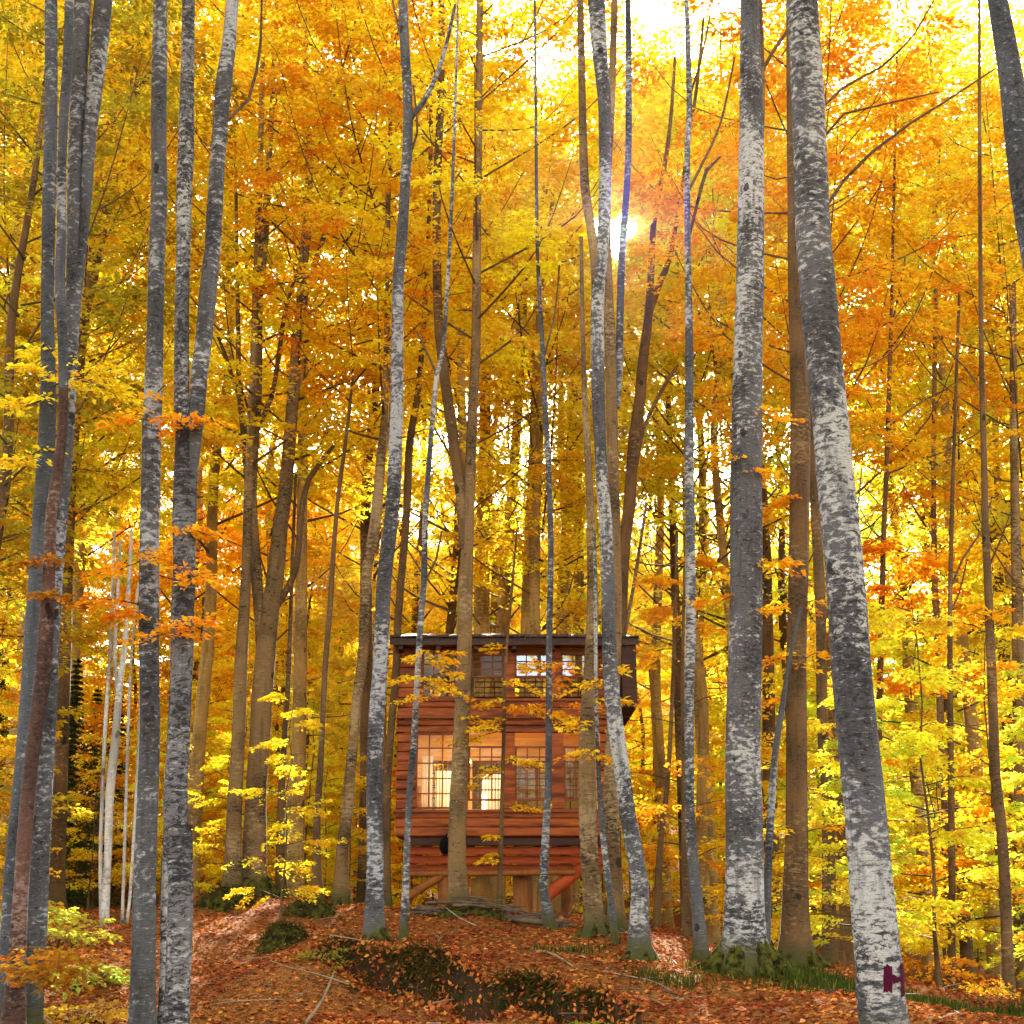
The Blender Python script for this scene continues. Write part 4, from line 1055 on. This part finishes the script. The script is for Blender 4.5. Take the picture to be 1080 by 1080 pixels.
planted('beech_tree', (-30 - 540) / FPX * 31 / CP, 31, ST_LOW, LOW[1], (.55, .40, .02, 1), 'dull golden beech low at the left border', 'tree', None, .8)
scatter(50, 62, 98, 3.0, t_low, ok=lambda px, y: True)
scatter(110, 30, 78, 1.4, t_young, ok=lambda px, y: not (380 < px < 690 and y < 39) and not (60 < px < 160 and y < 36))
scatter(20, 24, 36, 1.2, t_young, ok=lambda px, y: px > 860 or 280 < px < 400 or px < 30)

# gaps in the canopy through which the low sun shows and reaches the ground
SUN = np.array(sun_dir)
GAPS = [(np.array((0, 0, EYE)), 0.0, math.tan(R(.95)))]
for px, py, Y, r in ((738, 1020, 21.5, .75), (222, 1046, 20.0, .75), (200, 1010, 23, .4), (835, 1058, 19.0, .6), (700, 1000, 24, .45), (780, 1070, 18, .5), (470, 812, 36.7, 1.8), (530, 815, 36.7, 1.5), (980, 850, 32, 2.0), (915, 930, 29, 1.6), (1040, 760, 36, 1.8), (300, 790, 35, 1.8), (350, 850, 32, 1.4), (215, 800, 36, 1.6), (520, 560, 47, 2.0), (455, 480, 46, 1.8), (720, 820, 30, 1.5), (690, 700, 40, 1.8), (590, 480, 50, 2.0), (830, 640, 34, 1.6), (950, 600, 40, 2.2), (380, 620, 40, 1.8), (130, 600, 40, 1.8)):
    GAPS.append((P(px, py, Y), r, .004))
def carve():
    for o in list(bpy.data.objects):
        if o.name.split('.')[0] != 'crown' or o.type != 'MESH': continue
        W = np.array(world(o))
        c = W[:3, 3]
        near = [G for G in GAPS if c[1] > G[0][1] - 6 and abs((c[0] - G[0][0]) - (c[1] - G[0][1]) * SUN[0] / SUN[1]) < 8]
        if not near: continue
        me = o.data
        nv, npoly = len(me.vertices), len(me.polygons)
        co = np.empty(nv * 3, np.float32); me.vertices.foreach_get('co', co); co = co.reshape(-1, 3)
        mi = np.empty(npoly, np.int32); me.polygons.foreach_get('material_index', mi)
        ls = np.empty(npoly, np.int32); me.polygons.foreach_get('loop_start', ls)
        lt = np.empty(npoly, np.int32); me.polygons.foreach_get('loop_total', lt)
        vi = np.empty(len(me.loops), np.int32); me.loops.foreach_get('vertex_index', vi)
        uv = np.empty(len(me.loops) * 2, np.float32); me.uv_layers[0].data.foreach_get('uv', uv); uv = uv.reshape(-1, 2)
        lf = mi == 0
        st = ls[lf]
        p = co[vi[st]] @ W[:3, :3].T + W[:3, 3]
        kill = np.zeros(len(p), bool)
        rn = np.repeat(np.random.default_rng(len(o.name) + int(abs(c[0]) * 100)).random(len(p) // 2), 2)
        for org, r0, k in near:
            q = p - org; t = q @ SUN
            pr = q - t[:, None] * SUN; d = np.linalg.norm(pr, axis=1)
            an = np.arctan2(pr[:, 2], pr[:, 0])
            r = (r0 + k * np.clip(t, 0, 999)) * (1 + .25 * np.sin(3 * an + r0 * 9) + .15 * np.sin(5 * an + 1))
            kill |= (t > 1.5) & (d < r * (.75 + .45 * rn))
        if kill.sum() < 4: continue
        a = Acc()
        tri = st[~kill]
        idx = tri[:, None] + np.arange(3)[None]
        V = co
        a.add(V, vi[idx], 0, False, uv[idx])
        for n_ in (3, 4):
            m_ = (~lf) & (lt == n_)
            if m_.any():
                ii = ls[m_][:, None] + np.arange(n_)[None]
                a.f.append((vi[ii], 1, True, uv[ii]))
        o.data = a.mesh('crown', list(me.materials))
carve()
for i, (x, y) in enumerate(((-9.5, 7), (-12, 15), (9.5, 6), (13, 15), (-15, 3), (15, -2), (3.5, -14), (-6, -16))):
    planted('beech_tree', x, y, ST_TALL['brown'][i % 3], TALL[i % 4], jit(GOLD, g), 'beech beside the viewpoint, outside the view', 'tree', 'beeches beside the viewpoint', 1.0)

# ---------------------------------------------------------------- ground cover and small things
def twigs():
    protos = []
    for i in range(4):
        gg = np.random.default_rng(60 + i); acc = Acc(); L = .25 + .12 * i
        pts = catmull([(-L, 0, 0), (-L * .3, gg.normal(0, .04), .02), (L * .3, gg.normal(0, .04), .015), (L, gg.normal(0, .05), .0)], .06)
        tube(acc, pts, np.linspace(.011, .004, len(pts)), 5)
        k = len(pts) // 2; tube(acc, np.array([pts[k], pts[k] + (.12, .10, .03), pts[k] + (.2, .13, .02)]), np.array([.006, .004, .002]), 4)
        protos.append(acc.mesh('fallen_twig', [W_STICK if i % 2 else W_BRUSH]))
    for i in range(70):
        y = g.uniform(16.5, 29); x = g.uniform(-.28, .33) * y
        o = bpy.data.objects.new('fallen_twig', protos[i % 4]); col.objects.link(o)
        o.location = (x, y, gz1(x, y) + .03); o.rotation_euler = (g.normal(0, .1), g.normal(0, .1), g.uniform(0, 6.28))
        tag(o, 'small dead twig lying on the fallen leaves', 'twig', 'twigs scattered on the leaf litter')
twigs()
def litter():
    acc = Acc(); n = 95000
    y = 13 + 24 * g.random(n) ** 1.2; x = g.uniform(-.42, .42, n) * y
    z = gz(x, y) + g.uniform(.004, .03, n)
    th = g.uniform(0, 6.28, n)
    d = np.stack([np.cos(th), np.sin(th), g.normal(0, .25, n)], -1)
    nr = np.stack([g.normal(0, .35, n), g.normal(0, .35, n), np.ones(n)], -1)
    dr = .5 + .25 * np.sin(x * 1.7 + np.sin(y * 1.1)) + .25 * np.sin(y * 2.3 + 1.4 * np.sin(x * .9))
    leaf_quads(acc, np.stack([x, y, z], -1), d, nr, g.uniform(.045, .11, n), g.random(n) * (.35 + .65 * dr), np.clip(g.random(n) * 1.1 - .25 * (1 - dr), 0, 1), wide=.7)
    n = 3600                                              # leaves caught on the steep face of the bank
    x = g.uniform(EDGE[0, 0], EDGE[7, 0], n); y = np.interp(x, EDGE[:, 0], EDGE[:, 1]) - g.uniform(-.25, .7, n)
    e = .05; gx = (gz(x + e, y) - gz(x - e, y)) / (2 * e); gy = (gz(x, y + e) - gz(x, y - e)) / (2 * e)
    nr = np.stack([-gx, -gy, np.ones(n)], -1); nr /= np.linalg.norm(nr, axis=1)[:, None]; nr += g.normal(0, .3, (n, 3))
    leaf_quads(acc, np.stack([x, y, gz(x, y)], -1) + nr * .02, g.normal(0, 1, (n, 3)), nr, g.uniform(.045, .10, n), g.random(n) * .7, g.random(n), wide=.7)
    o = acc.build('fallen_leaves', LITTER); o.color = (0.46, 0.140, 0.032, 1)
    tag(o, 'rust-red carpet of fallen beech leaves', kind='stuff')
litter()

def blades(name, spots, n, h, colr, label, mat=GRASSM):
    acc = Acc()
    for (px, Y, rx, ry, k) in spots:
        cx = (px - 540) / FPX * Y / CP
        x = cx + g.normal(0, rx, k); y = Y + g.normal(0, ry, k); z = gz(x, y)
        th = g.uniform(0, 6.28, k)
        d = np.stack([np.cos(th) * .45, np.sin(th) * .45, np.ones(k)], -1)
        nr = np.stack([np.cos(th), np.sin(th), np.full(k, -.3)], -1)
        leaf_quads(acc, np.stack([x, y, z - .01], -1), d, nr, h * g.uniform(.5, 1.2, k), g.random(k), g.random(k), wide=.09)
    o = acc.build(name, mat); o.color = (*colr, 1); tag(o, label, kind='stuff')
blades('grass', [(870, 20.5, .9, .5, 2600), (820, 21.5, .7, .4, 1800), (1000, 19.5, .8, .5, 3200), (592, 22.2, .3, .2, 160), (1060, 20.5, .5, .5, 1500), (690, 20, .3, .2, 200)], 0, .16, (0.055, 0.075, 0.012), 'short green grass round the tree feet at right')
def rim():
    acc = Acc(); gg = np.random.default_rng(9); n = 6000
    x = gg.uniform(EDGE[1, 0], EDGE[6, 0], n)
    y = np.interp(x, EDGE[:, 0], EDGE[:, 1]) + .10 * np.sin(x * 6.1) + .07 * np.sin(x * 13.7 + 1) + gg.normal(.0, .12, n) - .08
    clump = np.sin(x * 3.3) + np.sin(x * 7.9 + y * 3) + gg.normal(0, .6, n)
    k = clump > -.1; x, y = x[k], y[k]; n = len(x)
    z = gz(x, y) + .01
    th = gg.uniform(0, 6.28, n)
    d = np.stack([np.cos(th) * .6, -.5 + np.sin(th) * .5, gg.normal(-.35, .5, n)], -1)
    nr = np.stack([gg.normal(0, .3, n), np.full(n, -1.0), np.full(n, .6)], -1)
    leaf_quads(acc, np.stack([x, y, z], -1), d, nr, gg.uniform(.06, .2, n), gg.random(n), gg.random(n), wide=.12)
    o = acc.build('moss', GRASSM); o.color = (.075, .06, .014, 1); tag(o, 'dark moss and hanging roots along the eroded bank', kind='stuff')
rim()
def mound(px, Y, r, h, label, name='mossy_stump', cat='stump', sy=.7):
    x = (px - 540) / FPX * Y / CP; gg = np.random.default_rng(int(px))
    acc = Acc(); nu, nv = 28, 10
    V = []
    ph = gg.uniform(0, 6.28, 6)
    for j in range(nv + 1):
        f = j / nv
        for i in range(nu):
            a = 6.283 * i / nu
            rr = r * math.cos(f * 1.45) ** .7 * (1 + .18 * math.sin(3 * a + ph[0]) + .10 * math.sin(5 * a + ph[1] + 3 * f) + .06 * math.sin(11 * a + ph[2]))
            X = x + rr * math.cos(a); Yy = Y + rr * math.sin(a) * sy
            V.append((X, Yy, gz1(X, Yy) * (1 - f) + gz1(x, Y) * f - .05 + h * math.sin(f * 1.5) * (1 + .12 * math.sin(4 * a + ph[3]))))
    F = [(j * nu + i, j * nu + (i + 1) % nu, (j + 1) * nu + (i + 1) % nu, (j + 1) * nu + i) for j in range(nv) for i in range(nu)]
    acc.add(V, F, 0, True); acc.add(V[-nu:], [list(range(nu))], 0, True)
    VV = np.array(V); k = gg.integers(0, len(VV), 900)
    p0 = VV[k] + gg.normal(0, .025, (900, 3)); out = p0 - np.array((x, Y, gz1(x, Y) - .1)); out[:, 2] *= .6
    leaf_quads(acc, p0, out + gg.normal(0, .25, (900, 3)) - np.array((0, 0, .15)), gg.normal(0, .4, (900, 3)) + np.array((0, -.3, 1)), gg.uniform(.04, .13, 900), gg.random(900), gg.random(900), 1, .14)
    k = gg.integers(0, len(VV), 260)
    leaf_quads(acc, VV[k] + np.array((0, 0, .02)), gg.normal(0, 1, (260, 3)) * np.array((1, 1, .3)), gg.normal(0, .4, (260, 3)) + np.array((0, -.3, 1)), gg.uniform(.05, .09, 260), gg.random(260), gg.random(260), 2, .7)
    o = acc.build(name, [MOSS, GRASSM, LITTER]); o.color = (.075, .055, .014, 1); tag(o, label, cat)
mound(316, 24.5, .36, .38, 'dark mossy stump on the slope between path and knoll')
mound(262, 30.6, .55, .35, 'dark mossy hummock at the foot of the forked marked beech', 'mossy_hummock', 'hummock')
mound(345, 28.5, .45, .28, 'dark rooty hummock before the leaning grey-brown trunk', 'mossy_hummock', 'hummock')
mound(500, 28.4, .75, .16, 'low dark heap of earth under the cabin front', 'earth_heap', 'hummock')

def shrub(px, Y, h, colr, label, n=26, size=.08, rad=.5, green=False):
    x = (px - 540) / FPX * Y / CP; z = gz1(x, Y)
    acc = Acc()
    orgs, azs = [], []
    for i in range(n):
        az = g.uniform(0, 6.28); r = rad * math.sqrt(g.random()); hh = h * g.uniform(.35, 1) * (1 - .4 * r / rad)
        e = np.array((math.cos(az) * r, math.sin(az) * r, hh))
        tube(acc, np.array([(e[0] * .2, e[1] * .2, -.03), (e[0] * .6, e[1] * .6, hh * .6), e]), np.array([.008, .006, .003]), 3, 1, cap=False)
        orgs.append(e); azs.append(az + g.normal(0, .6))
    sprays(acc, orgs, np.array(azs), g.normal(-.1, .2, n), g.uniform(.25, .5, n), 26, g, size, flat=.4)
    o = acc.build('shrub', [LEAF, BK['brown']])
    o.location = (x, Y, z); o.color = (*colr, 1)
    tag(o, label, 'shrub')
shrub(70, 21, .75, (0.45, 0.46, 0.05), 'yellow-green bush beside the grey trunk of the left cluster', 34, rad=.7)
shrub(98, 22.5, .6, (0.6, 0.5, 0.05), 'low yellowish bush at the feet of the white poles', 30, rad=.7)
shrub(118, 19.5, .45, (0.40, 0.46, 0.06), 'green fern-like bush left of the straight grey trunk', 30, rad=.55)
shrub(62, 25, .9, (0.55, 0.33, 0.03), 'brownish bush on the dark slope behind the left cluster', 30, rad=.7)
shrub(640, 17.8, .22, (0.30, 0.36, 0.04), 'small bright green clump on the bank edge', 22, .05, rad=.3)
shrub(352, 21.2, .25, (0.32, 0.30, 0.04), 'tuft of pale green weeds on top of the bank', 14, .05, rad=.22)
shrub(1010, 24, .5, (0.85, 0.5, 0.03), 'golden low bush in the grass near the right corner', 24, .07, rad=.5)
shrub(945, 28, .9, (0.88, 0.42, 0.02), 'orange leafy bush right of the painted trunk foot', 34, .09, rad=.8)
shrub(120, 17.5, .35, (0.5, 0.28, 0.03), 'rusty bush low in the left foreground', 24, .08, rad=.5)

def stick(name, a, b, r, mat, label, cat, sag=.03):
    p0 = P(*a); p1 = P(*b)
    for p in (p0, p1): p[2] = max(p[2], gz1(p[0], p[1]) + r)
    mid = (p0 + p1) / 2; mid[2] = max(gz1(mid[0], mid[1]) + r, mid[2] - sag)
    mid[0] += .03
    c = catmull([p0, mid, p1], .12)
    acc = Acc(); tube(acc, c, np.linspace(r, r * .45, len(c)), 8, 0, .1, int(a[0]))
    tag(acc.build(name, mat), label, cat)
stick('fallen_branch', (562, 1008, 22.6), (604, 1030, 20.6), .025, W_STICK, 'pale fallen stick lying on the leaves below the cabin', 'branch')
stick('fallen_branch', (323, 1078, 18.3), (352, 1026, 19.6), .022, W_STICK, 'dead branch leaning against the eroded bank', 'branch')
stick('fallen_log', (500, 968, 28.6), (592, 976, 27.2), .09, W_BRUSH, 'dark rotting log under the cabin', 'log')
stick('fallen_log', (440, 960, 30.6), (520, 963, 30), .07, W_BRUSH, 'dark log behind the sturdy tan trunk foot', 'log')
stick('fallen_branch', (36, 1062, 16.4), (62, 1088, 16.0), .016, W_STICK, 'forked bare twig in the bottom left corner', 'branch')
stick('fallen_branch', (700, 1045, 19.5), (745, 1052, 19.0), .015, W_BRUSH, 'thin dark twig on the path before the massive beech', 'branch')
def brush():
    acc = Acc(); gg = np.random.default_rng(3)
    for i in range(60):
        px = gg.uniform(448, 590); Y = gg.uniform(28.0, 29.6)
        x = (px - 540) / FPX * Y / CP; z = gz1(x, Y)
        th = gg.uniform(-.5, .5) + (math.pi if gg.random() < .5 else 0); L = gg.uniform(.3, 1.0)
        zz = z + gg.uniform(.02, .30) * math.exp(-((px - 500) / 45) ** 2)
        p0 = np.array((x - math.cos(th) * L / 2, Y - math.sin(th) * L / 2, zz)); p1 = np.array((x + math.cos(th) * L / 2, Y + math.sin(th) * L / 2, zz + gg.uniform(-.06, .12)))
        tube(acc, np.array([p0, (p0 + p1) / 2 + (0, 0, .03), p1]), np.array([.03, .025, .01]) * gg.uniform(.5, 1.2), 6, 0)
    tag(acc.build('brush_pile', W_BRUSH), 'heap of dark dead sticks round the foot of the sturdy tan trunk', 'brushwood')
brush()
def bundle():
    c0 = P(473, 890, 29.15); acc = Acc()
    zs = np.linspace(-.2, .2, 14); pts = np.stack([c0[0] + .03 * np.sin(zs * 11), np.full(14, c0[1]), c0[2] + zs], -1)
    tube(acc, pts, .17 * np.sqrt(np.clip(1 - (zs / .215) ** 2, 0, 1)) + .005, 14, 0, .16, 5)
    o = acc.build('sack', BLACK); tag(o, 'black rounded sack hanging against the sturdy tan trunk', 'sack')
    acc = Acc(); c = catmull([P(472, 883, 29.0), P(476, 868, 29.0), P(481, 848, 29.1)], .1)
    tube(acc, c, np.full(len(c), .0045), 5, 0); tag(acc.build('rope', CORD), 'thin pale rope running up from the black sack', 'rope')
    acc = Acc(); c = catmull([P(470, 957, 28.0), P(485, 968, 26.4), P(502, 976, 25.4)], .2)
    tube(acc, c, np.full(len(c), .0045), 5, 0); tag(acc.build('rope', CORD), 'pale rope stretched over the leaves before the cabin', 'rope')
bundle()

def haze(dens, anis, colr):
    m = bpy.data.materials.new('haze'); m.use_nodes = True; t = m.node_tree; t.nodes.clear()
    o = N(t, 'ShaderNodeOutputMaterial'); v = N(t, 'ShaderNodeVolumePrincipled')
    v.inputs['Density'].default_value = dens; v.inputs['Anisotropy'].default_value = anis; v.inputs['Color'].default_value = (*colr, 1)
    t.links.new(v.outputs[0], o.inputs['Volume'])
    acc = Acc(); box(acc, -420, 420, -45, 620, -12, 165)
    ob = acc.build('haze', m); tag(ob, 'thin golden haze among the trees', kind='stuff')
haze(.00007, .90, (1, .96, .88))
